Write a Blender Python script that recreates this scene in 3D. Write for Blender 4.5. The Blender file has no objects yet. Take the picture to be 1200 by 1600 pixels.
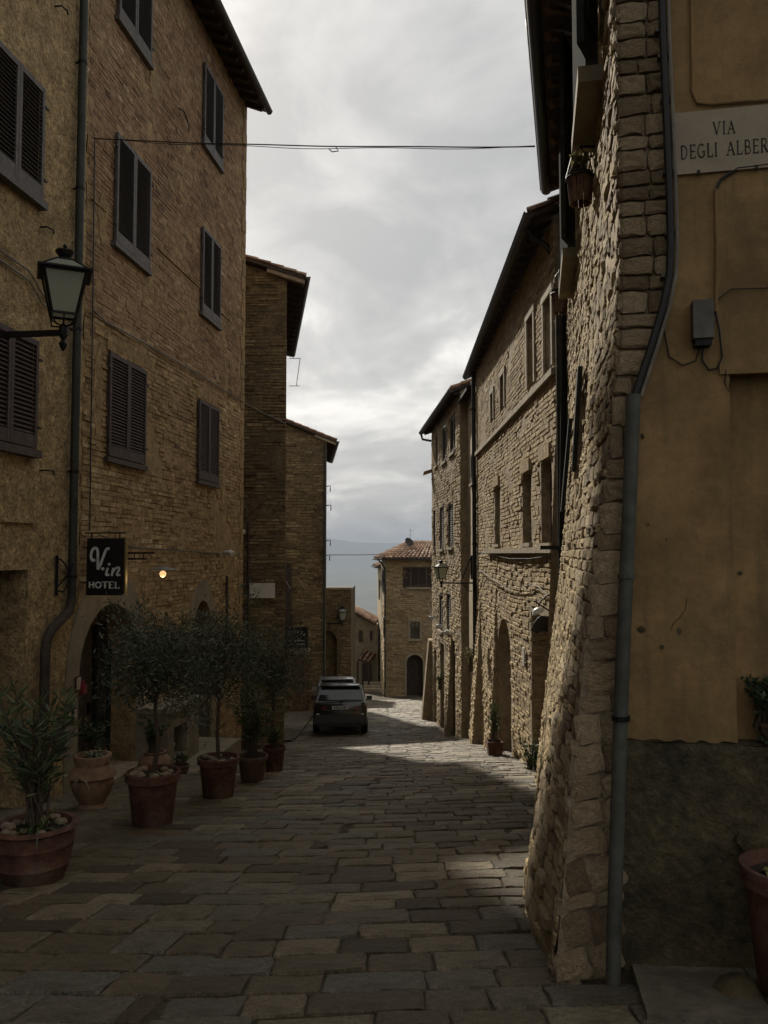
import bpy, math, random
import numpy as np
from mathutils import Vector, Matrix

random.seed(7)
RNG = np.random.default_rng(11)
SC = bpy.context.scene
COL = SC.collection
V3 = lambda *a: np.array(a, float)

# ------------------------------------------------------------------ camera, sky, sun, exposure
FPX, CX, HOR, CAMZ = 1250.0, 600.0, 865.0, 1.6          # focal length and horizon on a 1200x1600 frame
PITCH = math.atan((HOR - 800.0) / FPX)
cam = bpy.data.cameras.new('camera')
cam.sensor_fit = 'VERTICAL'; cam.sensor_height = 36.0; cam.lens = 36.0 * FPX / 1600.0
cam.clip_start = 0.05; cam.clip_end = 90000.0
camo = bpy.data.objects.new('camera', cam); COL.objects.link(camo)
camo.location = (0, 0, CAMZ); camo.rotation_euler = (math.radians(90) + PITCH, 0, 0)
SC.camera = camo

SUN_AZ, SUN_EL = math.radians(17.25), math.radians(34.6)   # a little to the left of straight ahead
SUNV = Vector((-math.sin(SUN_AZ) * math.cos(SUN_EL), math.cos(SUN_AZ) * math.cos(SUN_EL), math.sin(SUN_EL)))
sun = bpy.data.lights.new('sun', 'SUN'); sun.energy = 5.0; sun.angle = math.radians(1.5); sun.color = (1.0, .93, .8)
suno = bpy.data.objects.new('sun', sun); COL.objects.link(suno)
suno.rotation_euler = SUNV.to_track_quat('Z', 'Y').to_euler(); suno.location = (-8, 30, 40)

W = bpy.data.worlds.new('World'); SC.world = W; W.use_nodes = True
def world_sky():
    nt = W.node_tree; nt.nodes.clear(); N = nt.nodes.new; L = nt.links.new
    out = N('ShaderNodeOutputWorld'); bg = N('ShaderNodeBackground'); bg.inputs['Strength'].default_value = .1
    L(bg.outputs[0], out.inputs[0])
    sky = N('ShaderNodeTexSky'); sky.sky_type = 'NISHITA'; sky.sun_disc = False
    sky.sun_elevation = SUN_EL; sky.sun_rotation = -SUN_AZ; sky.air_density = 1.2; sky.dust_density = 3.0
    tc = N('ShaderNodeTexCoord'); sep = N('ShaderNodeSeparateXYZ'); L(tc.outputs['Generated'], sep.inputs[0])
    def math_(op, a, b=None, cl=False):
        n = N('ShaderNodeMath'); n.operation = op; n.use_clamp = cl
        for i, q in enumerate((a, b)):
            if q is None: continue
            if isinstance(q, (int, float)): n.inputs[i].default_value = q
            else: L(q, n.inputs[i])
        return n.outputs[0]
    zc = math_('ADD', math_('MAXIMUM', sep.outputs[2], 0.0), .34)
    comb = N('ShaderNodeCombineXYZ')
    L(math_('DIVIDE', sep.outputs[0], zc), comb.inputs[0]); L(math_('DIVIDE', sep.outputs[1], zc), comb.inputs[1])
    comb.inputs[2].default_value = 3.7
    def noise(scale, detail, rough, dist=0.0):
        n = N('ShaderNodeTexNoise'); n.inputs['Scale'].default_value = scale; n.inputs['Detail'].default_value = detail
        n.inputs['Roughness'].default_value = rough; n.inputs['Distortion'].default_value = dist
        L(comb.outputs[0], n.inputs['Vector']); return n.outputs['Fac']
    a = noise(3.4, 10, .56, .3); b = noise(.55, 4, .5, .2)
    m = math_('ADD', math_('MULTIPLY', a, .62), math_('MULTIPLY', b, .38))
    ramp = N('ShaderNodeValToRGB'); L(m, ramp.inputs[0])
    e = ramp.color_ramp.elements
    e[0].position = .39; e[0].color = (4.0, 4.03, 4.05, 1)
    e[1].position = .60; e[1].color = (9.2, 8.95, 8.4, 1)
    k = ramp.color_ramp.elements.new(.50); k.color = (5.6, 5.55, 5.42, 1)
    # thin cloud glows towards the veiled sun
    dot = N('ShaderNodeVectorMath'); dot.operation = 'DOT_PRODUCT'; L(tc.outputs['Generated'], dot.inputs[0]); dot.inputs[1].default_value = SUNV
    glow = math_('ADD', .80, math_('MULTIPLY', math_('POWER', math_('MAXIMUM', dot.outputs['Value'], 0.0), 6.0), .5))
    mul = N('ShaderNodeVectorMath'); mul.operation = 'SCALE'; L(ramp.outputs[0], mul.inputs[0]); L(glow, mul.inputs['Scale'])
    mix = N('ShaderNodeMix'); mix.data_type = 'RGBA'; mix.inputs['Factor'].default_value = .96
    L(sky.outputs[0], mix.inputs['A']); L(mul.outputs[0], mix.inputs['B'])
    L(mix.outputs['Result'], bg.inputs['Color'])
world_sky()
SC.view_settings.view_transform = 'Standard'; SC.view_settings.look = 'None'
SC.view_settings.exposure = 0.22; SC.view_settings.gamma = 1.0; SC.view_settings.use_curve_mapping = False
SC.render.engine = 'CYCLES'; SC.cycles.max_bounces = 6; SC.cycles.diffuse_bounces = 3; SC.cycles.glossy_bounces = 3
SC.cycles.transmission_bounces = 4; SC.cycles.transparent_max_bounces = 6; SC.cycles.volume_bounces = 0
SC.cycles.use_denoising = True; SC.cycles.caustics_reflective = False; SC.cycles.caustics_refractive = False

# ------------------------------------------------------------------ geometry helpers
def ray(px, py):
    c, s = math.cos(PITCH), math.sin(PITCH)
    x, up = (px - CX) / FPX, (800.0 - py) / FPX
    return V3(x, c - s * up, s + c * up)                 # world direction
def at(px, py, Y):
    d = ray(px, py); return V3(0, 0, CAMZ) + d * (Y / d[1])
_DY = [-30, 0, 4, 8, 12, 16, 20, 26, 34, 50, 64, 90]
_DZ = [2.0, 0, .58, 1.15, 1.76, 2.45, 3.22, 4.33, 5.15, 7.35, 8.9, 11.5]
def gz(x, y):
    """ground height of the sloping street"""
    cr = .03 * (np.clip(x, -4.5, 3.0) + 2.5)
    w = 1.6
    d = sum(np.interp(np.asarray(y) + o, _DY, _DZ) for o in (-w, -w / 2, 0, w / 2, w)) / 5
    return -d + cr
def ground_at(px, py):
    d = ray(px, py); t = 3.0
    for _ in range(4000):
        p = V3(0, 0, CAMZ) + d * t
        if p[2] <= gz(p[0], p[1]): return p
        t += .01 + t * .001
    return p

class Frame:
    """a vertical plane: u along it, z up, d out of it; flare adds an outward bulge"""
    def __init__(s, o, dirv, left=False, flare=None):
        s.o = V3(o[0], o[1], 0); d = V3(dirv[0], dirv[1], 0); s.u = d / np.linalg.norm(d)
        s.n = V3(s.u[1], -s.u[0], 0) * (-1 if left else 1); s.flare = flare
    def P(s, u, z, d=0.0):
        if s.flare is not None: d = d + s.flare(u, z)
        u = np.asarray(u, float); z = np.asarray(z, float); d = np.asarray(d, float)
        return s.o + u[..., None] * s.u + d[..., None] * s.n + z[..., None] * V3(0, 0, 1)
    def uv(s, px, py, d=0.0):
        r = ray(px, py); o = s.o + s.n * d; c = V3(0, 0, CAMZ)
        t = ((o - c) @ s.n) / (r @ s.n); p = c + r * t
        return float((p - s.o) @ s.u), float(p[2])
    def pu(s, px, py=HOR, d=0.0): return s.uv(px, py, d)[0]

WL = {}
def wl(o): return WL.get(o.name, V3(0, 0, 0))
def thing(name, label, cat, loc=(0, 0, 0), rotz=0.0, group=None):
    o = bpy.data.objects.new(name, None); COL.objects.link(o); o.empty_display_size = .2
    o.location = tuple(float(a) for a in loc); o.rotation_euler = (0, 0, rotz)
    o['label'] = label; o['category'] = cat
    if group: o['group'] = group
    WL[o.name] = V3(*loc); return o
def tag(o, label, cat, group=None):
    o['label'] = label; o['category'] = cat
    if group: o['group'] = group
    return o

class MB:
    """collects vertices and faces for ONE mesh object"""
    def __init__(s): s.v = []; s.f = []; s.t = []; s.m = []; s.n = 0
    def add(s, vs, fs, tint=.5, mi=0):
        vs = np.asarray(vs, float).reshape(-1, 3); b = s.n; s.v.append(vs); s.n += len(vs)
        for i, f in enumerate(fs):
            s.f.append(tuple(int(k) + b for k in f)); s.t.append(tint if np.isscalar(tint) else float(tint[i])); s.m.append(mi)
        return s
    def quad(s, a, b, c, d, tint=.5, mi=0): return s.add([a, b, c, d], [(0, 1, 2, 3)], tint, mi)
    def box(s, c, size, ax=None, tint=.5, mi=0):
        ax = np.eye(3) if ax is None else np.asarray(ax); h = np.asarray(size, float) / 2; c = np.asarray(c, float)
        vs = [c + ax[0] * h[0] * i + ax[1] * h[1] * j + ax[2] * h[2] * k for k in (-1, 1) for j in (-1, 1) for i in (-1, 1)]
        return s.add(vs, [(0, 2, 3, 1), (4, 5, 7, 6), (0, 1, 5, 4), (2, 6, 7, 3), (0, 4, 6, 2), (1, 3, 7, 5)], tint, mi)
    def fbox(s, fr, u0, u1, z0, z1, d0, d1, tint=.5, mi=0):
        vs = [fr.P(u, z, d) for z in (z0, z1) for d in (d0, d1) for u in (u0, u1)]
        return s.add(vs, [(0, 2, 3, 1), (4, 5, 7, 6), (0, 1, 5, 4), (2, 6, 7, 3), (0, 4, 6, 2), (1, 3, 7, 5)], tint, mi)
    def bar(s, a, b, w, h=None, up=(0, 0, 1), tint=.5, mi=0):
        a = np.asarray(a, float); b = np.asarray(b, float); h = h or w; y = b - a; l = np.linalg.norm(y); y = y / l
        up = np.asarray(up, float)
        if abs(y @ up) > .98: up = V3(1, 0, 0)
        x = np.cross(y, up); x /= np.linalg.norm(x); z = np.cross(x, y)
        return s.box((a + b) / 2, (w, l, h), (x, y, z), tint, mi)
    def tube(s, pts, r, n=8, tint=.5, mi=0, cap=True):
        pts = [np.asarray(p, float) for p in pts]; k = len(pts); rs = [r] * k if np.isscalar(r) else list(r)
        vs = []; x = None
        for i, p in enumerate(pts):
            t = pts[min(i + 1, k - 1)] - pts[max(i - 1, 0)]; t = t / (np.linalg.norm(t) + 1e-9)
            if x is None:
                x = np.cross(t, V3(0, 0, 1) if abs(t[2]) < .9 else V3(1, 0, 0))
            x = x - t * (x @ t); x /= (np.linalg.norm(x) + 1e-9); y = np.cross(t, x)
            for j in range(n):
                a = 2 * math.pi * j / n; vs.append(p + (x * math.cos(a) + y * math.sin(a)) * rs[i])
        fs = [(i * n + j, i * n + (j + 1) % n, (i + 1) * n + (j + 1) % n, (i + 1) * n + j) for i in range(k - 1) for j in range(n)]
        if cap: fs += [tuple(range(n))[::-1], tuple((k - 1) * n + j for j in range(n))]
        return s.add(vs, fs, tint, mi)
    def lathe(s, c, prof, n=24, tint=.5, mi=0, wob=0.0, ax=None):
        c = np.asarray(c, float); vs = []
        for q, (r, z) in enumerate(prof):
            for j in range(n):
                a = 2 * math.pi * j / n; rr = r * (1 + wob * math.sin(3 * a + q * .7))
                w = V3(rr * math.cos(a), rr * math.sin(a), z)
                vs.append(c + (w if ax is None else w[0] * ax[0] + w[1] * ax[1] + w[2] * ax[2]))
        k = len(prof)
        fs = [(i * n + j, i * n + (j + 1) % n, (i + 1) * n + (j + 1) % n, (i + 1) * n + j) for i in range(k - 1) for j in range(n)]
        fs += [tuple(range(n))[::-1], tuple((k - 1) * n + j for j in range(n))]
        return s.add(vs, fs, tint, mi)
    def prism(s, poly, d0, d1, fn, tint=.5, mi=0):
        """poly: [(u, z)]; fn(u, z, d) -> point"""
        k = len(poly); vs = [fn(u, z, d0) for u, z in poly] + [fn(u, z, d1) for u, z in poly]
        fs = [tuple(range(k))[::-1], tuple(range(k, 2 * k))] + [(i, (i + 1) % k, k + (i + 1) % k, k + i) for i in range(k)]
        return s.add(vs, fs, tint, mi)
    def sphere(s, c, r, n=10, m=7, tint=.5, mi=0, sc=(1, 1, 1), jit=0.0):
        prof = [(max(1e-4, r * math.sin(math.pi * i / m)), -r * math.cos(math.pi * i / m)) for i in range(m + 1)]
        b = len(s.v); s.lathe((0, 0, 0), prof, n, tint, mi); q = s.v[b]
        if jit: q *= (1 + RNG.normal(0, jit, (len(q), 1)))
        s.v[b] = q * np.asarray(sc) + np.asarray(c, float); return s
    def build(s, name, mat, parent=None, smooth=False, local=False, kind=None, fixn=True):
        me = bpy.data.meshes.new(name); vs = np.concatenate(s.v) if s.v else np.zeros((0, 3))
        if parent is not None and not local: vs = vs - wl(parent)
        me.from_pydata(vs.tolist(), [], s.f)
        at_ = me.attributes.new('tint', 'FLOAT', 'FACE'); at_.data.foreach_set('value', np.asarray(s.t, np.float32))
        for m in (mat if isinstance(mat, (list, tuple)) else [mat]): me.materials.append(m)
        if any(s.m): me.polygons.foreach_set('material_index', np.asarray(s.m, np.int32))
        if smooth: me.polygons.foreach_set('use_smooth', np.ones(len(s.f), bool))
        me.update(); me.validate()
        if fixn and len(s.f) < 60000:
            import bmesh
            b = bmesh.new(); b.from_mesh(me); bmesh.ops.recalc_face_normals(b, faces=b.faces); b.to_mesh(me); b.free()
        if smooth: me.set_sharp_from_angle(angle=math.radians(42))
        o = bpy.data.objects.new(name, me); COL.objects.link(o)
        if parent is not None:
            o.parent = parent; WL[o.name] = wl(parent)
        else: WL[o.name] = V3(0, 0, 0)
        if kind: o['kind'] = kind
        return o

# ------------------------------------------------------------------ materials
def new_mat(name):
    m = bpy.data.materials.new(name); m.use_nodes = True; nt = m.node_tree
    return m, nt, nt.nodes['Principled BSDF']
def mat(name, c, rough=.7, metal=0.0, var=.25, scale=8.0, bump=.0, bscale=40.0, c2=None, spec=.4, stain=None, attr=None, tr=0.0, coat=0.0, rnd=0.0, speck=0.0, streak=None):
    """colour c with noise variation towards c2, optional per-face tint, large stains, per-object shift and bump"""
    m, nt, b = new_mat(name); N = nt.nodes.new; L = nt.links.new
    tc = N('ShaderNodeTexCoord').outputs['Object']
    def noise(sc, det=5, rg=.6):
        n = N('ShaderNodeTexNoise'); n.inputs['Scale'].default_value = sc; n.inputs['Detail'].default_value = det
        n.inputs['Roughness'].default_value = rg; L(tc, n.inputs['Vector']); return n.outputs['Fac']
    def ramp(f, stops):
        r = N('ShaderNodeValToRGB'); L(f, r.inputs[0]); e = r.color_ramp.elements
        e[0].position, e[0].color = stops[0][0], (*stops[0][1], 1); e[1].position, e[1].color = stops[-1][0], (*stops[-1][1], 1)
        for p, cc in stops[1:-1]: q = e.new(p); q.color = (*cc, 1)
        return r.outputs[0]
    def mixc(mode, fac, a, bb):
        x = N('ShaderNodeMix'); x.data_type = 'RGBA'; x.blend_type = mode
        for key, val in (('Factor', fac), ('A', a), ('B', bb)):
            if isinstance(val, (int, float)): x.inputs[key].default_value = val
            elif isinstance(val, tuple): x.inputs[key].default_value = (*val, 1)
            else: L(val, x.inputs[key])
        return x.outputs['Result']
    c = tuple(c); c2 = tuple(c2) if c2 else tuple(k * .6 for k in c)
    col = ramp(noise(scale), [(.35, c2), (.65, c)]) if attr is None else None
    if attr is not None:                       # attr: list of (position, colour) along the tint of each piece
        a = N('ShaderNodeAttribute'); a.attribute_name = 'tint'
        f = a.outputs['Fac']
        if rnd:
            oi = N('ShaderNodeObjectInfo'); f = oi.outputs['Random']
        col = ramp(f, attr)
    if var:
        lo = 1 - var; hi = 1 + var
        col = mixc('MULTIPLY', 1.0, col, ramp(noise(scale * 2.7, 6, .65), [(.3, (lo,) * 3), (.7, (hi,) * 3)]))
    if speck:
        col = mixc('MULTIPLY', 1.0, col, ramp(noise(bscale * 1.6, 4, .75), [(.36, (1 - speck,) * 3), (.52, (1.0,) * 3), (.7, (1 + speck * .7,) * 3)]))
    if stain:
        sc, thr, scol, amt = stain
        s_ = ramp(noise(sc, 7, .62), [(thr, (0, 0, 0)), (thr + .16, (amt,) * 3)])
        col = mixc('MIX', s_, col, scol)
    if streak:                                 # rain streaks: noise drawn out vertically
        mp_ = N('ShaderNodeMapping'); mp_.inputs['Scale'].default_value = (9, 9, .55); L(tc, mp_.inputs[0])
        n_ = N('ShaderNodeTexNoise'); n_.inputs['Scale'].default_value = 1.0; n_.inputs['Detail'].default_value = 6; n_.inputs['Roughness'].default_value = .6; L(mp_.outputs[0], n_.inputs['Vector'])
        col = mixc('MIX', ramp(n_.outputs['Fac'], [(streak[0], (0, 0, 0)), (streak[0] + .2, (streak[2],) * 3)]), col, streak[1])
    L(col, b.inputs['Base Color'])
    b.inputs['Roughness'].default_value = rough; b.inputs['Metallic'].default_value = metal
    b.inputs['Specular IOR Level'].default_value = spec
    if coat: b.inputs['Coat Weight'].default_value = coat
    if tr:
        b.inputs['Transmission Weight'].default_value = tr
    if bump:
        bp = N('ShaderNodeBump'); bp.inputs['Strength'].default_value = min(1.0, bump); bp.inputs['Distance'].default_value = .02 * max(1, bump)
        n1, n2 = noise(bscale, 8, .7), noise(bscale * .25, 4, .6)
        ad = N('ShaderNodeMath'); ad.operation = 'ADD'; L(n1, ad.inputs[0]); L(n2, ad.inputs[1]); L(ad.outputs[0], bp.inputs['Height'])
        L(bp.outputs[0], b.inputs['Normal'])
    return m
def emis(name, c, s):
    m, nt, b = new_mat(name); b.inputs['Base Color'].default_value = (*c, 1)
    b.inputs['Emission Color'].default_value = (*c, 1); b.inputs['Emission Strength'].default_value = s; return m

M = {}
M['brick_a'] = mat('brown_brick', (.3, .2, .12), .92, var=.4, scale=3, bump=1.2, bscale=30, speck=.42, attr=[(0, (.13, .082, .04)), (.35, (.27, .177, .086)), (.6, (.345, .237, .118)), (.85, (.415, .3, .156)), (1, (.54, .425, .25))], stain=(.5, .54, (.15, .107, .058), .7))
M['brick_a_red'] = mat('reddish_brown_brick', (.3, .2, .12), .92, var=.4, scale=3, bump=1.1, bscale=30, speck=.42, attr=[(0, (.13, .078, .042)), (.35, (.265, .163, .089)), (.6, (.325, .209, .117)), (.85, (.385, .262, .151)), (1, (.5, .38, .24))], stain=(.5, .54, (.145, .1, .06), .7))
M['mortar_a'] = mat('brown_mortar', (.365, .258, .13), .95, var=.38, scale=3, bump=1.1, bscale=24, c2=(.24, .163, .079), speck=.35, stain=(.9, .55, (.16, .114, .061), .6))
M['render_a'] = mat('rough_lime_render', (.43, .315, .158), .95, var=.42, scale=4, bump=1.9, bscale=17, speck=.5, c2=(.27, .19, .092), stain=(.7, .53, (.17, .122, .064), .7))
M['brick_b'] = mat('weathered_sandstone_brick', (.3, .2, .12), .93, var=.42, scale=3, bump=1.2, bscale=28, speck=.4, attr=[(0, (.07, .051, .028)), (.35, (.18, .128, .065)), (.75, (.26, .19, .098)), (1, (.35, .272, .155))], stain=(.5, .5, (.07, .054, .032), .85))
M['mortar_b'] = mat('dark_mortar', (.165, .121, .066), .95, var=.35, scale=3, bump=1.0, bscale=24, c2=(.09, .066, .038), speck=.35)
M['brick_r'] = mat('buff_brick', (.4, .3, .19), .92, var=.34, scale=4, bump=1.0, bscale=34, speck=.3, attr=[(0, (.19, .13, .07)), (.4, (.36, .262, .142)), (.75, (.46, .35, .2)), (1, (.57, .47, .305))])
M['mortar_r'] = mat('buff_mortar', (.36, .285, .185), .95, var=.3, scale=5, bump=.9, bscale=26, c2=(.24, .18, .115))
M['rubble'] = mat('rubble_stone', (.4, .3, .19), .93, var=.38, scale=5, bump=1.2, bscale=38, speck=.4, attr=[(0, (.17, .12, .062)), (.4, (.35, .26, .138)), (.8, (.46, .352, .196)), (1, (.55, .45, .28))])
M['rubble_piece'] = mat('rubble_stone_single', (.4, .3, .19), .93, var=.36, scale=2.6, bump=.9, bscale=12, attr=[(0, (.2, .145, .09)), (.4, (.36, .275, .17)), (.8, (.47, .37, .235)), (1, (.55, .46, .32))], rnd=1)
M['quoin'] = mat('quoin_stone', (.3, .22, .13), .93, var=.4, scale=2.6, bump=.8, bscale=13, attr=[(0, (.17, .12, .07)), (.5, (.28, .205, .12)), (1, (.36, .275, .17))], rnd=1)
M['rub_mortar'] = mat('earthy_mortar', (.33, .255, .16), .95, var=.35, scale=6, bump=1.2, bscale=30, c2=(.2, .15, .095))
M['ochre'] = mat('ochre_plaster', (.3, .19, .08), .9, var=.26, scale=1.3, bump=.45, bscale=14, c2=(.205, .13, .054), speck=.12, stain=(1.5, .54, (.115, .083, .043), .85), streak=(.5, (.13, .092, .047), .7))
M['plinth'] = mat('mossy_plinth_cement', (.115, .092, .05), .97, var=.5, scale=4, bump=1.6, bscale=20, c2=(.06, .052, .029), speck=.25, stain=(1.4, .52, (.16, .108, .056), .7))
M['pale_plaster'] = mat('pale_yellow_plaster', (.48, .39, .26), .9, var=.18, scale=1.5, bump=.4, bscale=16, c2=(.38, .3, .19), stain=(.9, .58, (.24, .19, .12), .6))
M['grey_plaster'] = mat('grey_green_plaster', (.235, .2, .14), .92, var=.2, scale=2.2, bump=.5, bscale=16, c2=(.17, .145, .1), stain=(1.3, .57, (.1, .085, .06), .6))
M['stone_pale'] = mat('pale_stone_trim', (.37, .31, .22), .88, var=.25, scale=5, bump=.5, bscale=30, c2=(.26, .21, .145))
M['plaque'] = mat('travertine_plaque', (.33, .27, .195), .7, var=.12, scale=3, bump=.15, bscale=20, c2=(.27, .22, .155), stain=(2.4, .62, (.27, .22, .16), .5))
M['white_plaque'] = mat('white_marble_plaque', (.62, .58, .52), .6, var=.08, scale=4, c2=(.52, .48, .42))
M['shut_grey'] = mat('grey_brown_shutter_paint', (.1, .088, .08), .6, var=.3, scale=9, bump=.3, bscale=60, c2=(.062, .053, .048))
M['slat_dark'] = mat('dark_shutter_slat', (.036, .031, .028), .6, var=.35, scale=6, c2=(.02, .017, .016))
M['shut_brown'] = mat('dark_brown_shutter_paint', (.062, .04, .032), .6, var=.3, scale=9, bump=.3, bscale=60, c2=(.036, .023, .019))
M['shut_dark'] = mat('dark_green_shutter_paint', (.035, .038, .036), .92, var=.2, scale=9, c2=(.02, .022, .02), spec=.08)
M['wood'] = mat('old_dark_wood', (.06, .042, .03), .75, var=.35, scale=7, bump=.5, bscale=26, c2=(.03, .021, .016))
M['wood_door'] = mat('brown_door_wood', (.15, .09, .05), .7, var=.3, scale=5, bump=.4, bscale=22, c2=(.09, .055, .03))
M['iron'] = mat('black_iron', (.016, .015, .015), .5, .6, var=.2, scale=12, c2=(.01, .01, .01))
M['pipe'] = mat('dark_downpipe', (.035, .036, .033), .5, .3, var=.25, scale=6, c2=(.022, .022, .02))
M['pipe_green'] = mat('dark_green_downpipe', (.034, .036, .028), .6, .2, var=.3, scale=6, c2=(.02, .022, .017))
M['copper'] = mat('brown_copper_gutter', (.075, .06, .05), .55, .4, var=.3, scale=7, c2=(.04, .035, .03))
M['zinc'] = mat('zinc_conduit', (.085, .086, .072), .75, .1, var=.3, scale=5, c2=(.055, .056, .047), stain=(2, .6, (.08, .07, .055), .5))
M['rust'] = mat('rusty_iron', (.13, .075, .045), .8, .2, var=.35, scale=9, bump=.3, c2=(.07, .04, .026))
M['cable'] = mat('black_cable', (.012, .012, .013), .5, var=.1)
M['cable_grey'] = mat('grey_cable', (.2, .18, .15), .6, var=.2)
M['terra'] = mat('terracotta', (.135, .062, .04), .93, var=.4, scale=4, bump=.5, bscale=36, c2=(.075, .036, .026), speck=.25, stain=(2.6, .52, (.19, .145, .105), .7))
M['terra_dark'] = mat('dark_terracotta', (.13, .07, .045), .85, var=.25, scale=5, c2=(.08, .05, .035))
M['terra_pale'] = mat('pale_terracotta', (.26, .16, .1), .88, var=.25, scale=4, c2=(.18, .105, .066), stain=(3, .55, (.2, .15, .1), .6))
M['soil'] = mat('potting_soil', (.05, .035, .024), .98, var=.5, scale=20, bump=1, bscale=50)
M['pebble'] = mat('pale_pebble', (.3, .235, .17), .9, var=.25, scale=10, bump=.3)
M['tile'] = mat('terracotta_roof_tile', (.4, .2, .11), .9, var=.36, scale=2, bump=.3, bscale=30, attr=[(0, (.13, .085, .058)), (.4, (.26, .145, .088)), (.75, (.34, .215, .135)), (1, (.46, .36, .26))])
M['bark'] = mat('olive_bark', (.1, .075, .055), .95, var=.4, scale=20, bump=.8, bscale=60)
M['glass'] = mat('dark_window_glass', (.03, .035, .04), .06, var=.1, spec=.8)
M['dark'] = mat('unlit_interior', (.02, .016, .013), .95, var=.2)
M['sign_black'] = mat('black_sign_panel', (.012, .011, .011), .35, var=.1)
M['sign_white'] = mat('off_white_lettering', (.62, .62, .58), .6, var=.05)
M['sign_edge'] = mat('brass_sign_edge', (.3, .23, .09), .45, .5, var=.15)
M['letter'] = mat('cut_dark_lettering', (.035, .025, .02), .9, var=.1)
M['red'] = mat('red_enamel', (.22, .02, .025), .4, var=.15)
M['paper'] = mat('pale_printed_card', (.5, .45, .37), .7, var=.35, scale=22, c2=(.3, .2, .14))
M['white_pl'] = mat('white_plastic', (.7, .7, .68), .4, var=.08)
M['grey_box'] = mat('grey_junction_box', (.12, .11, .09), .6, var=.2, scale=6)
def leafmat(name, stops, tl=.25):
    m, nt, b = new_mat(name); a = nt.nodes.new('ShaderNodeAttribute'); a.attribute_name = 'tint'
    r = nt.nodes.new('ShaderNodeValToRGB'); nt.links.new(a.outputs['Fac'], r.inputs[0]); e = r.color_ramp.elements
    e[0].color = (*stops[0], 1); e[1].color = (*stops[2], 1); q = e.new(.5); q.color = (*stops[1], 1)
    nt.links.new(r.outputs[0], b.inputs['Base Color']); b.inputs['Roughness'].default_value = .5
    t = nt.nodes.new('ShaderNodeBsdfTranslucent'); nt.links.new(r.outputs[0], t.inputs[0])
    x = nt.nodes.new('ShaderNodeMixShader'); x.inputs[0].default_value = tl
    o = nt.nodes['Material Output']; nt.links.new(b.outputs[0], x.inputs[1]); nt.links.new(t.outputs[0], x.inputs[2]); nt.links.new(x.outputs[0], o.inputs[0])
    return m
M['olive'] = leafmat('olive_leaf', ((.025, .034, .018), (.055, .068, .04), (.15, .17, .125)))
M['oleander'] = leafmat('oleander_leaf', ((.028, .05, .02), (.06, .09, .035), (.2, .22, .1)))
M['strap'] = leafmat('strap_leaf', ((.04, .06, .03), (.09, .11, .06), (.3, .3, .2)))
M['herb'] = leafmat('dark_leaf', ((.02, .035, .015), (.05, .08, .03), (.12, .16, .07)))
M['dry'] = leafmat('yellow_green_leaf', ((.09, .09, .03), (.2, .19, .07), (.4, .36, .16)))
def lampglass(name, c):
    m, nt, b = new_mat(name); b.inputs['Base Color'].default_value = (*c, 1); b.inputs['Roughness'].default_value = .35
    t = nt.nodes.new('ShaderNodeBsdfTranslucent'); t.inputs[0].default_value = (*c, 1)
    x = nt.nodes.new('ShaderNodeMixShader'); x.inputs[0].default_value = .55
    o = nt.nodes['Material Output']; nt.links.new(b.outputs[0], x.inputs[1]); nt.links.new(t.outputs[0], x.inputs[2]); nt.links.new(x.outputs[0], o.inputs[0])
    return m
M['lamp_glass'] = lampglass('frosted_lantern_glass', (.5, .52, .42))
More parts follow.
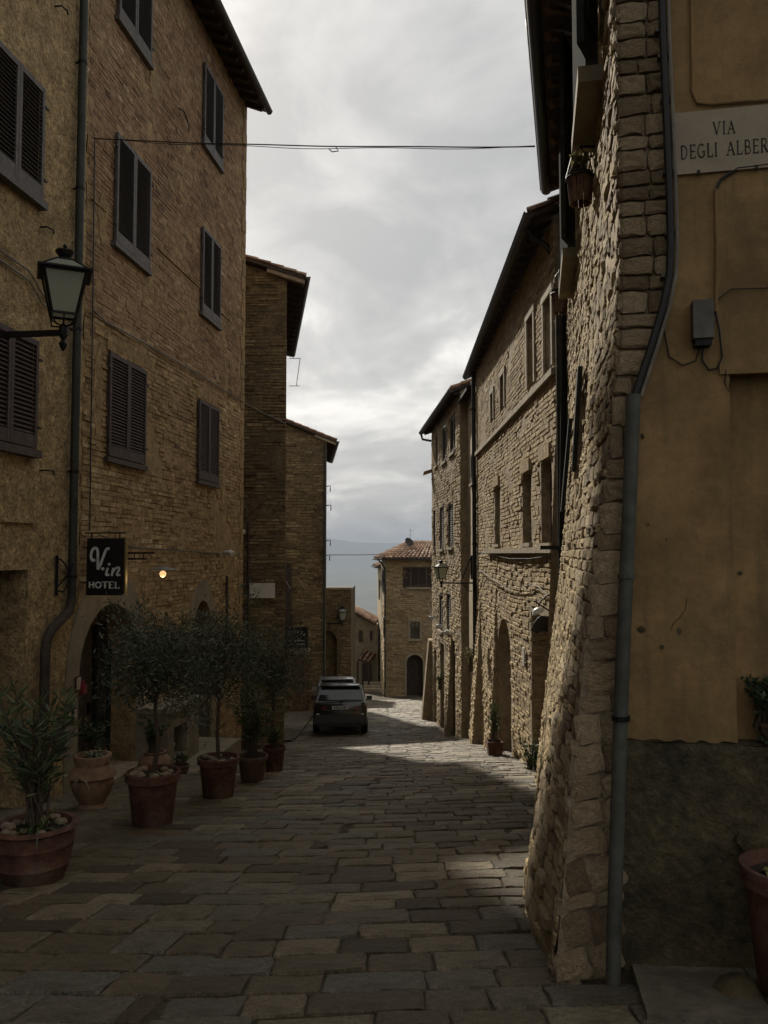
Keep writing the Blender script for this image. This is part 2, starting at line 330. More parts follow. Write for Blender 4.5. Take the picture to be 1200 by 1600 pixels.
# ------------------------------------------------------------------ wall builders
def in_hole(h, u, z):
    r = (u > h['u0']) & (u < h['u1']) & (z > h['z0']) & (z < h['z1'])
    if h.get('arch'):
        w = (h['u1'] - h['u0']) / 2; c = (h['u1'] + h['u0']) / 2; rise = h.get('rise', w); zs = h['z1'] - rise
        r = r & ((z < zs) | (((u - c) / w) ** 2 + ((z - zs) / rise) ** 2 < 1.0))
    return r
def arch_pts(h, n=14):
    w = (h['u1'] - h['u0']) / 2; c = (h['u1'] + h['u0']) / 2; rise = h.get('rise', w); zs = h['z1'] - rise
    return [(c - w * math.cos(math.pi * i / n), zs + rise * math.sin(math.pi * i / n)) for i in range(n + 1)]
def wall_sheet(mb, fr, u0, u1, z0, z1, holes=(), step=.5, disp=None, d=0.0, mi=0, reveal_mi=0):
    us = {u0, u1}; zs = {z0, z1}
    for h in holes: us |= {h['u0'], h['u1']}; zs |= {h['z0'], h['z1']}
    def fill(a):
        a = sorted(k for k in a); out = [a[0]]
        for k in a[1:]:
            n = max(1, int(math.ceil((k - out[-1]) / step - 1e-6))); b = out[-1]
            out += [b + (k - b) * i / n for i in range(1, n + 1)]
        return np.array(out)
    us = fill([k for k in us if u0 <= k <= u1]); zs = fill([k for k in zs if z0 <= k <= z1])
    UU, ZZ = np.meshgrid(us, zs); D = np.full(UU.shape, d)
    if disp is not None: D = D + disp(UU, ZZ)
    P = fr.P(UU, ZZ, D).reshape(-1, 3); nu = len(us); fs = []
    for j in range(len(zs) - 1):
        for i in range(nu - 1):
            cu, cz = (us[i] + us[i + 1]) / 2, (zs[j] + zs[j + 1]) / 2
            if any(h['u0'] < cu < h['u1'] and h['z0'] < cz < h['z1'] for h in holes): continue
            fs.append((j * nu + i, j * nu + i + 1, (j + 1) * nu + i + 1, (j + 1) * nu + i))
    mb.add(P, fs, .5, mi)
    for h in holes:
        q = h.get('depth', .2)
        if h.get('arch'):
            pts = arch_pts(h); n = len(pts); zt = h['z1']
            for i in range(n - 1):
                (a, b), (c, e) = pts[i], pts[i + 1]
                mb.quad(fr.P(a, b, d), fr.P(c, e, d), fr.P(c, zt, d), fr.P(a, zt, d), .5, mi)
            edge = [(h['u0'], h['z0'])] + pts + [(h['u1'], h['z0'])]
        else:
            edge = [(h['u0'], h['z0']), (h['u0'], h['z1']), (h['u1'], h['z1']), (h['u1'], h['z0'])]
        for i in range(len(edge) - 1):
            (a, b), (c, e) = edge[i], edge[i + 1]
            mb.quad(fr.P(a, b, d), fr.P(c, e, d), fr.P(c, e, d - q), fr.P(a, b, d - q), .5, reveal_mi)
        mb.quad(*[fr.P(a, b, d) for a, b in ((h['u0'], h['z0']), (h['u1'], h['z0']))], *[fr.P(a, b, d - q) for a, b in ((h['u1'], h['z0']), (h['u0'], h['z0']))], .5, reveal_mi)
        if h.get('back', True):
            mb.quad(*[fr.P(a, b, d - q) for a, b in ((h['u0'], h['z0']), (h['u1'], h['z0']), (h['u1'], h['z1']), (h['u0'], h['z1']))], .5, reveal_mi)
def patchy(u, z, s=1.0, ph=0.0):
    u = u * s; z = z * s
    return (np.sin(u * 1.7 + 1.3 * np.sin(z * .9 + ph)) + np.sin(z * 2.1 + 1.7 * np.sin(u * .7 - ph)) + np.sin((u + z) * 3.3 + ph) * .6) / 2.6
def bricks(fr, u0, u1, z0, z1, h, lmin, lmax, gap, dmean, dvar, holes=(), mask=None, bev=.006, wave=.012, base=.5, ph=0.0, keep=1.0, seed=1, d0=0.0):
    """real brick courses as one mesh: every brick a bevelled block of its own depth, tilt and tint"""
    rng = np.random.default_rng(seed); rec = []; z = z0; row = 0
    while z < z1:
        hh = h * rng.uniform(.85, 1.15); u = u0 - rng.uniform(0, lmax)
        while u < u1:
            l = rng.uniform(lmin, lmax); a, b = max(u, u0), min(u + l - gap, u1)
            if b - a > .03: rec.append((a, b, z, min(z + hh - gap, z1)))
            u += l
        z += hh; row += 1
    R = np.array(rec); cu = (R[:, 0] + R[:, 1]) / 2; cz = (R[:, 2] + R[:, 3]) / 2
    ok = rng.random(len(R)) < keep
    for H in holes:
        for uu in (R[:, 0], cu, R[:, 1]):
            for zz in (R[:, 2], R[:, 3]): ok &= ~in_hole(H, uu, zz)
    if mask is not None: ok &= mask(cu, cz)
    R = R[ok]; cu, cz = cu[ok], cz[ok]; n = len(R)
    sh = wave * np.sin(cu * 1.1 + cz * .8 + ph) + rng.normal(0, h * .03, n)
    d = np.clip(dmean + dvar * rng.normal(0, 1, n) + dvar * .8 * patchy(cu, cz, 1.3, ph), .002, None)
    tint = np.clip(base + rng.normal(0, .17, n) + .17 * patchy(cu, cz, .6, ph + 1), 0, 1)
    a, b, c, e = R.T; jt = lambda: rng.normal(0, bev * .5, n); dd = lambda: d + rng.normal(0, dvar * .35, n)
    U = np.stack([a, b, b, a, a + bev + jt(), b - bev + jt(), b - bev + jt(), a + bev + jt()], 1)
    Z = np.stack([c, c, e, e, c + bev + jt(), c + bev + jt(), e - bev + jt(), e - bev + jt()], 1) + sh[:, None]
    D = np.stack([d * 0] * 4 + [dd(), dd(), dd(), dd()], 1) + d0
    P = fr.P(U, Z, D).reshape(-1, 3)
    q = np.array([(4, 5, 6, 7), (0, 1, 5, 4), (1, 2, 6, 5), (2, 3, 7, 6), (3, 0, 4, 7)])
    F = (np.arange(n)[:, None, None] * 8 + q[None]).reshape(-1, 4)
    mb = MB(); mb.v = [P]; mb.n = len(P); mb.f = F.tolist(); mb.t = np.repeat(tint, 5).tolist(); mb.m = [0] * len(F)
    return mb
def shutters(parent, fr, u0, u1, z0, z1, d, mt, leaves=2, pitch=.05, hinge=True):
    w = (u1 - u0) / leaves
    for k in range(leaves):
        a = u0 + w * k + .004; b = u0 + w * (k + 1) - .004; st = .055
        m = MB()
        m.fbox(fr, a, a + st, z0, z1, d, d + .045); m.fbox(fr, b - st, b, z0, z1, d, d + .045)
        m.fbox(fr, a + st, b - st, z0, z0 + .16, d + .002, d + .043); m.fbox(fr, a + st, b - st, z1 - .07, z1, d + .002, d + .043)
        m.fbox(fr, a + st, b - st, z0 + .16, z1 - .07, d - .012, d - .004)
        o = m.build('shutter', mt, parent)
        s = MB(); z = z0 + .17
        while z < z1 - .09:
            s.add([fr.P(a + st, z, d + .034), fr.P(b - st, z, d + .034), fr.P(b - st, z + .008, d + .038), fr.P(a + st, z + .008, d + .038),
                   fr.P(a + st, z + .036, d + .001), fr.P(b - st, z + .036, d + .001), fr.P(b - st, z + .044, d + .005), fr.P(a + st, z + .044, d + .005)],
                  [(0, 1, 2, 3), (0, 4, 5, 1), (3, 2, 6, 7), (4, 7, 6, 5)], random.uniform(.3, .7))
            z += pitch
        s.build('slats', M['slat_dark'] if mt is M['shut_grey'] else mt, o, kind='stuff')
        if hinge:
            hm = MB()
            for zz in (z0 + .25, z1 - .25):
                e = a if k == 0 else b; sg = -1 if k == 0 else 1
                hm.fbox(fr, *sorted((e, e + sg * .07)), zz, zz + .03, d + .03, d + .052)
            hm.build('hinge', M['iron'], o)
def sill(parent, fr, u0, u1, z0, z1, d1, mt, d0=0.0): return MB().fbox(fr, u0, u1, z0, z1, d0, d1).build('window_sill', mt, parent)
def window(parent, fr, u0, u1, z0, z1, d, mt, bars=1, rails=2, t=.05):
    m = MB(); m.fbox(fr, u0, u0 + t, z0, z1, d - .05, d); m.fbox(fr, u1 - t, u1, z0, z1, d - .05, d)
    m.fbox(fr, u0 + t, u1 - t, z0, z0 + t, d - .048, d - .002); m.fbox(fr, u0 + t, u1 - t, z1 - t, z1, d - .048, d - .002)
    for i in range(bars):
        c = u0 + (u1 - u0) * (i + 1) / (bars + 1); m.fbox(fr, c - t * .5, c + t * .5, z0 + t, z1 - t, d - .046, d - .004)
    for i in range(rails):
        c = z0 + (z1 - z0) * (i + 1) / (rails + 1); m.fbox(fr, u0 + t, u1 - t, c - .014, c + .014, d - .044, d - .006)
    o = m.build('window', mt, parent)
    MB().quad(fr.P(u0 + t, z0 + t, d - .03), fr.P(u1 - t, z0 + t, d - .03), fr.P(u1 - t, z1 - t, d - .03), fr.P(u0 + t, z1 - t, d - .03)).build('pane', M['glass'], o)
    return o
def plank_door(parent, fr, h, d, mt, n=5, name='door', handle=True):
    o = None; w = (h['u1'] - h['u0']) / n; rng = random.Random(int(h['u0'] * 100))
    back = MB().fbox(fr, h['u0'], h['u1'], h['z0'], h['z1'], d - .05, d - .02).build(name, mt, parent)
    for i in range(n):
        a = h['u0'] + w * i + .004; MB().fbox(fr, a, a + w - .008, h['z0'] + .01, h['z1'] - .01, d - .02, d + rng.uniform(.004, .01)).build('plank', mt, back)
    if handle: MB().fbox(fr, h['u1'] - .16, h['u1'] - .13, h['z0'] + .95, h['z0'] + 1.12, d + .01, d + .05).build('handle', M['iron'], back)
    return back
def gutter(parent, pts, r=.07, mt=None, name='gutter'):
    m = MB(); n = 9; pts = [np.asarray(p, float) for p in pts]
    for i in range(len(pts) - 1):
        a, b = pts[i], pts[i + 1]; t = b - a; t /= np.linalg.norm(t); x = np.cross(t, V3(0, 0, 1)); x /= np.linalg.norm(x)
        ring = lambda c, rr: [c + x * rr * math.cos(math.pi + math.pi * k / (n - 1)) + V3(0, 0, 1) * rr * math.sin(math.pi + math.pi * k / (n - 1)) for k in range(n)]
        vs = ring(a, r) + ring(b, r) + ring(a, r * .85) + ring(b, r * .85)
        fs = [(k, k + 1, n + k + 1, n + k) for k in range(n - 1)] + [(2 * n + k, 3 * n + k, 3 * n + k + 1, 2 * n + k + 1) for k in range(n - 1)]
        fs += [(0, n, 3 * n, 2 * n), (n - 1, 3 * n - 1, 4 * n - 1, 2 * n - 1), tuple(range(n)), tuple(range(2 * n - 1, n - 1, -1))]
        m.add(vs, fs)
        m.tube([a + V3(0, 0, .002) - x * r, b + V3(0, 0, .002) - x * r], .012, 6); m.tube([a + V3(0, 0, .002) + x * r, b + V3(0, 0, .002) + x * r], .012, 6)
    return m.build(name, mt or M['copper'], parent, smooth=True)
def tile_roof(parent, A, B, C, D, rise=.055, pitch=.22, course=.36, seed=3, name='roof_tiles'):
    """barrel tiles on the slope A-B (eave) to D-C (ridge): cover tiles in courses with uneven edges"""
    A, B, C, D = [np.asarray(k, float) for k in (A, B, C, D)]; rng = np.random.default_rng(seed)
    w = np.linalg.norm(B - A); l = np.linalg.norm(D - A); nn = np.cross(B - A, D - A); nn /= np.linalg.norm(nn)
    if nn[2] < 0: nn = -nn
    nu, nv = max(1, int(w / pitch)), max(1, int(l / course)); m = MB(); k = 6
    P = lambda s, t: (A + (B - A) * s) * (1 - t) + (D + (C - D) * s) * t
    for i in range(nu):
        for j in range(nv):
            s = (i + .5) / nu; t0, t1 = max(0, j / nv - .02), min(1, (j + 1.12) / nv); off = rng.normal(0, .008); e = (B - A) / w
            a, b = P(s, t0) + e * off, P(s, t1) + e * off; r0, r1 = pitch * .36, pitch * .29; tn = float(np.clip(rng.normal(.5, .25), 0, 1))
            ring = lambda c, r, up: [c + e * r * math.cos(math.pi * q / (k - 1)) + nn * (up + rise * 1.5 * (r / (pitch * .36)) * math.sin(math.pi * q / (k - 1))) for q in range(k)]
            vs = ring(a, r0, .03) + ring(b, r1, .012) + ring(a, r0 * .8, .022)
            m.add(vs, [(q, q + 1, k + q + 1, k + q) for q in range(k - 1)] + [(q, 2 * k + q, 2 * k + q + 1, q + 1) for q in range(k - 1)], tn)
    return m.build(name, M['tile'], parent, kind='stuff')
def slab(mb, pts, t, mi=0):
    """a sheet with thickness t below the four points"""
    p = [np.asarray(k, float) for k in pts]; q = [k - V3(0, 0, t) for k in p]; n = len(p)
    mb.add(p + q, [tuple(range(n)), tuple(range(2 * n - 1, n - 1, -1))] + [(i, i + n, (i + 1) % n + n, (i + 1) % n) for i in range(n)], .5, mi)

# ------------------------------------------------------------------ facade planes
A = Frame((-5.67, 0), (.118, 1))                                     # hotel side, faces the street on the right
UA0, UA1 = A.pu(124), A.pu(378)                                       # start and end of the brick house
R0C = V3(1.245, 4.15, 0)                                              # corner of the stone house
def r0_flare(u, z):
    u = np.asarray(u, float); z = np.asarray(z, float); zg = -.25 - .14 * u; t = np.clip((3.15 - z) / (3.15 - zg), 0, 1.05)
    amp = .43 + .06 * np.exp(-((u - 1.3) / .9) ** 2) - .07 * np.exp(-(u / .35) ** 2)
    return amp * t ** 1.25 + .02 * np.sin(u * 2.3 + z * 1.7) * np.clip(t * 3, 0, 1)
def r0_fwd(z): return .24 * np.clip((2.6 - np.asarray(z, float)) / 3.1, 0, 1.05) ** 1.3
R0 = Frame(R0C, (.19, 1), left=True, flare=r0_flare); UR0 = R0.pu(890)
RN = Frame(R0C, (1, -.19))                                            # its near end wall
RN.n = V3(-RN.u[1] * -1, RN.u[0] * -1, 0) if False else V3(-.1867, -.9824, 0)
UR0 = (10.9 - 4.15) * 1.0179
R1 = Frame((2.37, 10.9), (0, 1), left=True)
R2 = Frame((2.21, 23.0), (-.048, 1), left=True)
EXTRA_SHADE = 0
# ------------------------------------------------------------------ ground, far land, street
def build_ground():
    rs = [0, 20, 40, 70, 110, 180, 300, 500, 800, 1300, 2000, 3000, 4500, 6500, 9000, 11500, 13500, 15500, 17500, 19500]
    n = 180; vs = []; fs = []
    for i, r in enumerate(rs):
        for j in range(n):
            th = 2 * math.pi * j / n; x, y = r * math.sin(th), r * math.cos(th)
            base = float(np.interp(r, [0, 70, 110, 300, 800, 2000, 4500, 20000], [0, 0, -20, -60, -120, -215, -250, -250]))
            if r <= 70: z = float(gz(x, y)) - .6 - .02 * r
            else: z = base + float(gz(0, 70)) * min(1, 150 / r)
            if r > 1000:
                k = (r - 1000) / 18000; z += 30 * k * (math.sin(9 * th + i) + math.sin(23 * th + i * 1.7)) * (1 if r < 10000 else .3)
            if r >= 11500:
                deg = math.degrees(th) if th < math.pi else math.degrees(th) - 360
                prof = 150 + 150 * math.exp(-((deg + 5.5) / 2.4) ** 2) + 120 * math.sin(math.radians(deg * 3 + 140)) + 28 * math.sin(math.radians(deg * 17))
                prof = max(60, prof); s = math.exp(-((r - 15500) / 1900) ** 2); z = z * (1 - s) + (prof - 20) * s
            vs.append((x, y, z))
    for i in range(len(rs) - 1):
        for j in range(n):
            fs.append((i * n + j, i * n + (j + 1) % n, (i + 1) * n + (j + 1) % n, (i + 1) * n + j))
    gm = mat('far_fields_and_woods', (.05, .06, .045), .95, var=.3, scale=.0012, c2=(.03, .042, .032))
    MB().add(vs, fs).build('ground', gm, kind='structure', smooth=True)
build_ground()
def build_street():
    rng = np.random.default_rng(5)
    xs = np.linspace(-9, 9, 37); ys = np.concatenate([np.linspace(-25, 40, 131), np.linspace(41, 88, 48)])
    X, Y = np.meshgrid(xs, ys); Z = gz(X, Y) - .019
    n = len(xs); fs = [(j * n + i, j * n + i + 1, (j + 1) * n + i + 1, (j + 1) * n + i) for j in range(len(ys) - 1) for i in range(n - 1)]
    bed = mat('dark_joint_earth', (.085, .067, .042), .97, var=.4, scale=9, bump=1, bscale=40)
    st = MB().add(np.stack([X, Y, Z], -1).reshape(-1, 3), fs).build('street', bed, kind='structure', smooth=True)
    stops = [(0, (.085, .064, .038)), (.3, (.15, .116, .07)), (.55, (.2, .157, .096)), (.72, (.165, .152, .122)), (.88, (.26, .208, .133)), (1, (.33, .272, .18))]
    mj = mat('street_stone', (.1,) * 3, .58, speck=.45, var=.4, scale=4, bump=1.3, bscale=44, attr=stops, spec=.4, stain=(1.6, .53, (.08, .064, .042), .65))
    mp = mat('street_stone_single', (.1,) * 3, .58, speck=.5, var=.42, scale=2.4, bump=1.5, bscale=22, attr=stops, rnd=1, spec=.4, stain=(1.4, .52, (.075, .06, .039), .7))
    # stone shapes on a unit square, top at z = 0
    shapes = []
    for k in range(10):
        g = [-.5, -.47, -.2, .2, .47, .5]; vs = []
        for a in g:
            for b in g:
                e = (abs(a) > .48) + (abs(b) > .48); z = -.22 if e else (-.03 if (abs(a) > .4 or abs(b) > .4) else 0)
                z = (-.013 if e else (-.003 if (abs(a) > .4 or abs(b) > .4) else 0)) + rng.normal(0, .003)
                vs.append((a + rng.normal(0, .009), b + rng.normal(0, .016), z))
        fs = [(i * 6 + j, (i + 1) * 6 + j, (i + 1) * 6 + j + 1, i * 6 + j + 1) for i in range(5) for j in range(5)]
        ring = [0, 6, 12, 18, 24, 30, 31, 32, 33, 34, 35, 29, 23, 17, 11, 5, 4, 3, 2, 1]; b0 = len(vs)
        vs += [(vs[q][0], vs[q][1], -.07) for q in ring]
        fs += [(ring[q], ring[(q + 1) % 20], b0 + (q + 1) % 20, b0 + q) for q in range(20)]
        shapes.append((np.array(vs), fs))
    LX = lambda y: np.interp(y, [0, 3.7, 5.55, 7, 9.3, 13, 25, 60], [-1.6, -1.1, -.74, -.54, -.24, .0, .2, .0])
    def right_edge(y):
        if y < 3.95: return 1.42
        if y < 10.9:
            u = max(-.4, (y - 4.15) * 1.018); p = R0.P(u, float(gz(1.5, y))); return float(p[0]) + .03
        return 2.5 if y < 34 else 5
    def left_edge(y): return -5.67 + .118 * y + 1.75 + .28 * math.sin(y * 1.3) if y < 18.6 else (-2.8 if y < 37 else -4)
    recs = []
    y = 2.2
    while y < 46:                                        # right half: courses straight across
        h = rng.uniform(.2, .3) * (1 if y < 16 else 1.2); x = float(LX(y)) + rng.uniform(-.12, .1); xe = right_edge(y)
        while x < xe:
            w = min(rng.uniform(.25, .56), xe - x + .05)
            if w > .1: recs.append((x + w / 2, y + h / 2, w - .009, h - .008, rng.normal(0, .008)))
            x += w
        y += h
    cy, sy = .9931, -.1172; v = 1.5                      # left half: larger slabs square to the hotel
    ex, ey = np.array([.9931, -.1172]), np.array([.1172, .9931])
    while v < 46:
        h = rng.uniform(.22, .36); u = -7.0 - rng.uniform(0, .5)
        while u < 3:
            w = rng.uniform(.3, .64); c = ex * (u + w / 2) + ey * (v + h / 2); x, yy = c
            if x - w / 2 > left_edge(yy) - .45 and x + w / 2 < LX(yy) + .02 + rng.uniform(0, .14): recs.append((x, yy, w - .009, h - .009, -.1175 + rng.normal(0, .008)))
            elif x > left_edge(yy) and x - w / 2 < LX(yy) - .1:
                w2 = LX(yy) - (x - w / 2) - .005; recs.append((x - w / 2 + w2 / 2, yy, w2, h - .013, -.1175))
            u += w
        v += h
    def basis(x, y, yaw):
        e = .05; n = V3(-(gz(x + e, y) - gz(x - e, y)) / (2 * e), -(gz(x, y + e) - gz(x, y - e)) / (2 * e), 1); n /= np.linalg.norm(n)
        n = n + V3(rng.normal(0, .008), rng.normal(0, .008), 0); n /= np.linalg.norm(n)
        a = V3(math.cos(yaw), math.sin(yaw), 0); a = a - n * (a @ n); a /= np.linalg.norm(a); return a, np.cross(n, a), n
    def score(r):
        x, y = r[0], r[1]; px = CX + FPX * x / y; py = HOR + FPX * (CAMZ - gz(x, y)) / y
        return r[2] * r[3] / y ** 3 if (-30 < px < 1000 and py < 1640) else 0
    recs.sort(key=score, reverse=True)
    meshes = []
    for vs, fs in shapes:
        me = bpy.data.meshes.new('paving_stone'); me.from_pydata(vs.tolist(), [], fs); me.materials.append(mp); me.update(); meshes.append(me)
    rest = MB()
    for i, (x, y, w, l, yaw) in enumerate(recs):
        a, b, n = basis(x, y, yaw); c = V3(x, y, gz(x, y) + rng.normal(0, .004)); k = int(rng.integers(10))
        if i < 300:
            o = bpy.data.objects.new('paving_stone', meshes[k]); COL.objects.link(o); o.parent = st
            o.matrix_local = Matrix(((a[0] * w, b[0] * l, n[0], c[0]), (a[1] * w, b[1] * l, n[1], c[1]), (a[2] * w, b[2] * l, n[2], c[2]), (0, 0, 0, 1)))
        else:
            vs, fs = shapes[k]; rest.add(c + vs[:, :1] * a * w + vs[:, 1:2] * b * l + vs[:, 2:] * n, fs, float(rng.random()))
    rest.build('paving_stones', mj, st, kind='stuff')
    # worn cement apron along the hotel and the parking bay by the wall
    us = np.arange(-6, UA1 + .2, .25); m = MB(); rows = []
    for u in us:
        e = 2.35 + .3 * math.sin(u * 1.3) + .14 * math.sin(u * 4.1) + rng.normal(0, .05); rows.append([A.P(u, 0, k) for k in (-.05, .5, 1.1, 1.7, e)])
    R = np.array(rows).reshape(-1, 3); R[:, 2] = gz(R[:, 0], R[:, 1]) + .006 + rng.normal(0, .005, len(R)); R[4::5, 2] -= .02
    m.add(R, [(i * 5 + j, i * 5 + j + 1, i * 5 + j + 6, i * 5 + j + 5) for i in range(len(us) - 1) for j in range(4)])
    pm = mat('worn_cement_apron', (.16, .13, .082), .92, var=.5, scale=2.4, bump=1.3, bscale=16, speck=.4, c2=(.09, .074, .046), stain=(1.1, .54, (.055, .052, .034), .7))
    m.build('pavement', pm, kind='structure', smooth=True)
    m = MB(); ys = np.linspace(24, 36.2, 26); R = []
    for y in ys:
        for x in (-4.6, -3.9, -3.2, -2.75 - .02 * (y - 24)): R.append((x, y, gz(x, y) + .055))
        R.append((-2.75 - .02 * (y - 24) + .004, y, gz(-2.7, y) - .03))
    m.add(R, [(i * 5 + j, i * 5 + j + 1, i * 5 + j + 6, i * 5 + j + 5) for i in range(25) for j in range(4)])
    m.build('kerb_pavement', pm, kind='structure')
    # white painted bay lines beside the parked cars
    m = MB(); R = []
    for y in np.linspace(22.5, 35, 24):
        x = -.25 - .035 * (y - 24)
        R += [(x - .045, y, gz(x, y) + .012), (x + .045, y, gz(x, y) + .012)]
build_street()

# ------------------------------------------------------------------ hotel house (brown brick) and its rendered neighbour
def win_uv(fr, px0, px1, yt, yb, d=0.0):
    u0, zt = fr.uv(px0, yt, d); _, zb = fr.uv(px0, yb, d); return u0, fr.pu(px1, (yt + yb) / 2, d), zb, zt
EAVE_A = 12.45
def build_hotel():
    H = thing('hotel_house', 'tall brown brick hotel house with closed louvred shutters and arched doorway', 'house', A.P((UA0 + UA1) / 2, float(gz(-4, 15)) - .2))
    ha = dict(u0=A.pu(125), u1=A.pu(216), z0=-2.2, z1=A.uv(173, 943)[1], arch=1, depth=.55, rise=1.0)
    u2a, u2b = A.pu(302), A.pu(331)
    hb = dict(u0=u2a, u1=u2b, z0=-2.6, z1=A.uv(317, 938)[1], arch=1, depth=.45, rise=.75)
    holes = [ha, hb]
    m = MB(); disp = lambda u, z: .008 * patchy(u, z, 2.0)
    wall_sheet(m, A, UA0, UA1, -4.2, 12.6, holes, .35, disp)
    m.add([A.P(UA1, z, d) for z, d in ((-4.2, 0), (-4.2, -8), (15.0, -8), (12.58, 0))], [(0, 1, 2, 3)])
    m.quad(*[A.P(u, z, -8) for u, z in ((UA0, -4.2), (UA1, -4.2), (UA1, 15.2), (UA0, 15.2))])
    m.build('wall', M['mortar_a'], H)
    zs = lambda u: A.uv(140, 490)[1]
    z_line = A.uv(140, 487)[1]
    def ring(h, w):                          # keeps the bricks clear of the plastered arch surrounds
        g = dict(h); g['u0'] -= w; g['u1'] += w; g['z1'] += w * 1.6; g['rise'] = h.get('rise', 1) + w; return g
    hh = [ring(ha, .34), ring(hb, .2)]
    bricks(A, UA0 + .02, UA1, z_line + .02, 12.55, .072, .2, .31, .008, .006, .004, hh, base=.45, ph=2, seed=3).build('bricks', M['brick_a_red'], H, kind='stuff')
    bricks(A, UA0 + .02, UA1, -3.6, z_line - .01, .078, .2, .33, .009, .01, .008, hh, base=.56, ph=5, seed=4, keep=.95,
           mask=lambda u, z: (patchy(u, z, .8, 3) > -.55)).build('bricks', M['brick_a'], H, kind='stuff')
    # repairs: flat patches of mortar smeared over the bricks, soldier courses over the lower windows
    rp = random.Random(4)
    for px, py, w, h_ in ((152, 610, .35, 1.3), (262, 700, .5, .8), (352, 590, .3, .9), (285, 300, .5, .5), (240, 130, .45, .6), (160, 340, .3, .7), (275, 820, .45, .4), (348, 760, .3, .7), (205, 480, .5, .25)):
        u, z = A.uv(px, py); n = 14
        MB().prism([(u + w / 2 * math.cos(t) * rp.uniform(.7, 1.25), z + h_ / 2 * math.sin(t) * rp.uniform(.7, 1.25)) for t in np.linspace(0, 2 * math.pi, n, endpoint=False)], 0, .014 + rp.uniform(0, .003), lambda u, z, d: A.P(u, z, d)).build('mortar_patch', M['mortar_a'], H)
    for px0, px1, yt in ((166, 223, 549), (307, 338, 623)):
        u0, z0 = A.uv(px0, yt); u1 = A.pu(px1, yt + 15); k = int((u1 - u0) / .075)
        for i in range(k):
            a = u0 + (u1 - u0) * i / k; MB().fbox(A, a + .004, a + (u1 - u0) / k - .004, z0 + .04, z0 + .3 + rp.uniform(-.01, .01), 0, .018 + rp.uniform(0, .006)).build('lintel_brick', M['brick_a'], H)
    # corner stones and a thin ledge at the foot of the upper storeys
    for i in range(44):
        z = -3.2 + i * .36; w = .3 if i % 2 else .2
        MB().fbox(A, UA1 - w, UA1 + .012, z, z + .34, .0, .021 + .004 * (i % 3)).build('corner_stone', M['brick_a'], H)
    for px0, px1, py in ((245, 310, 388), (140, 165, 310), (343, 360, 487)):
        u0, z = A.uv(px0, py); MB().fbox(A, u0, A.pu(px1, py), z, z + .03, 0, .03).build('ledge', M['mortar_a'], H)
    # plaster surrounds round both arches
    for h, w, wt in ((ha, .36, .5), (hb, .24, .42)):
        inner = arch_pts(h, 16); c = (h['u0'] + h['u1']) / 2; hw = (h['u1'] - h['u0']) / 2; zsn = h['z1'] - h['rise']
        outer = [(c - (hw + w) * math.cos(math.pi * i / 16), zsn + (h['rise'] + wt) * math.sin(math.pi * i / 16)) for i in range(17)]
        s = MB()
        for i in range(16):
            (a, b), (e_, f_), (g, k), (p, q) = inner[i], inner[i + 1], outer[i + 1], outer[i]
            s.prism([(a, b), (e_, f_), (g, k), (p, q)], -.002, .022, lambda u, z, d: A.P(u, z, d))
        for sg, e0 in ((-1, h['u0']), (1, h['u1'])):
            z0 = float(gz(-4, 13)) - .4 if h is ha else -3
            s.fbox(A, *sorted((e0, e0 + sg * w)), z0, zsn, -.002, .022)
        s.build('arch_surround', M['grey_plaster'], H)
    # hotel entrance: dark passage with a glazed door leaf set back inside
    zb = float(gz(-4.3, 12.2)); g = dict(u0=ha['u0'], u1=ha['u1'], z0=zb, z1=ha['z1'])
    plank_door(H, A, dict(u0=ha['u0'] + .02, u1=ha['u1'] - .55, z0=zb, z1=ha['z1'] - .1), -.5, M['wood'], 5)
    window(H, A, ha['u1'] - .53, ha['u1'] - .02, zb + .02, ha['z1'] - .35, -.42, M['shut_dark'], 0, 2)
    MB().fbox(A, ha['u0'] + .0, ha['u1'] + .1, zb - .3, zb + .05, -.55, .16).build('doorstep', M['stone_pale'], H)
    window(H, A, hb['u0'] + .02, hb['u1'] - .02, A.uv(317, 1075)[1], hb['z1'] - .05, -.36, M['wood'], 1, 2)
    MB().fbox(A, hb['u0'], hb['u1'], -3.6, A.uv(317, 1085)[1], -.4, -.02).build('door', M['wood'], H)
    # small notices on the wall beside the entrance
    for px, py, w, h_ in ((114, 1058, .14, .2), (101, 1098, .1, .22), (110, 1108, .1, .18)):
        u, z = A.uv(px, py); MB().fbox(A, u, u + w, z - h_, z, .03, .05).build('notice_frame', M['wood'], H)
        MB().fbox(A, u + .015, u + w - .015, z - h_ + .015, z - .015, .05, .054).build('notice', M['paper'], H)
    u, z = A.uv(219, 1082); MB().fbox(A, u, u + .22, z - .36, z, .03, .06).build('notice', M['paper'], H)
    # shutters
    for i, (px0, px1, yt, yb, mt) in enumerate(((178, 231, 206, 378, 'shut_grey'), (316, 345, 97, 222, 'shut_grey'), (313, 341, 353, 486, 'shut_grey'), (166, 223, 549, 712, 'shut_brown'), (307, 338, 623, 748, 'shut_brown'))):
        u0, u1, z0, z1 = win_uv(A, px0, px1, yt, yb); shutters(H, A, u0, u1, z0, z1, .03, M[mt])
        sill(H, A, u0 - .05, u1 + .05, z0 - .1, z0 - .02, .09, M[mt] if mt == 'shut_grey' else M['shut_brown'])
    u0, u1, z0, _ = win_uv(A, 181, 233, 0, 24); shutters(H, A, u0, u1, z0, z0 + 1.85, .03, M['shut_grey']); sill(H, A, u0 - .05, u1 + .05, z0 - .1, z0 - .02, .09, M['shut_grey'])
    # roof: sloped slab, rafters under the eave, tile ends, gutter
    o = .5; m = MB(); P = lambda u, z, d: A.P(u, z, d)
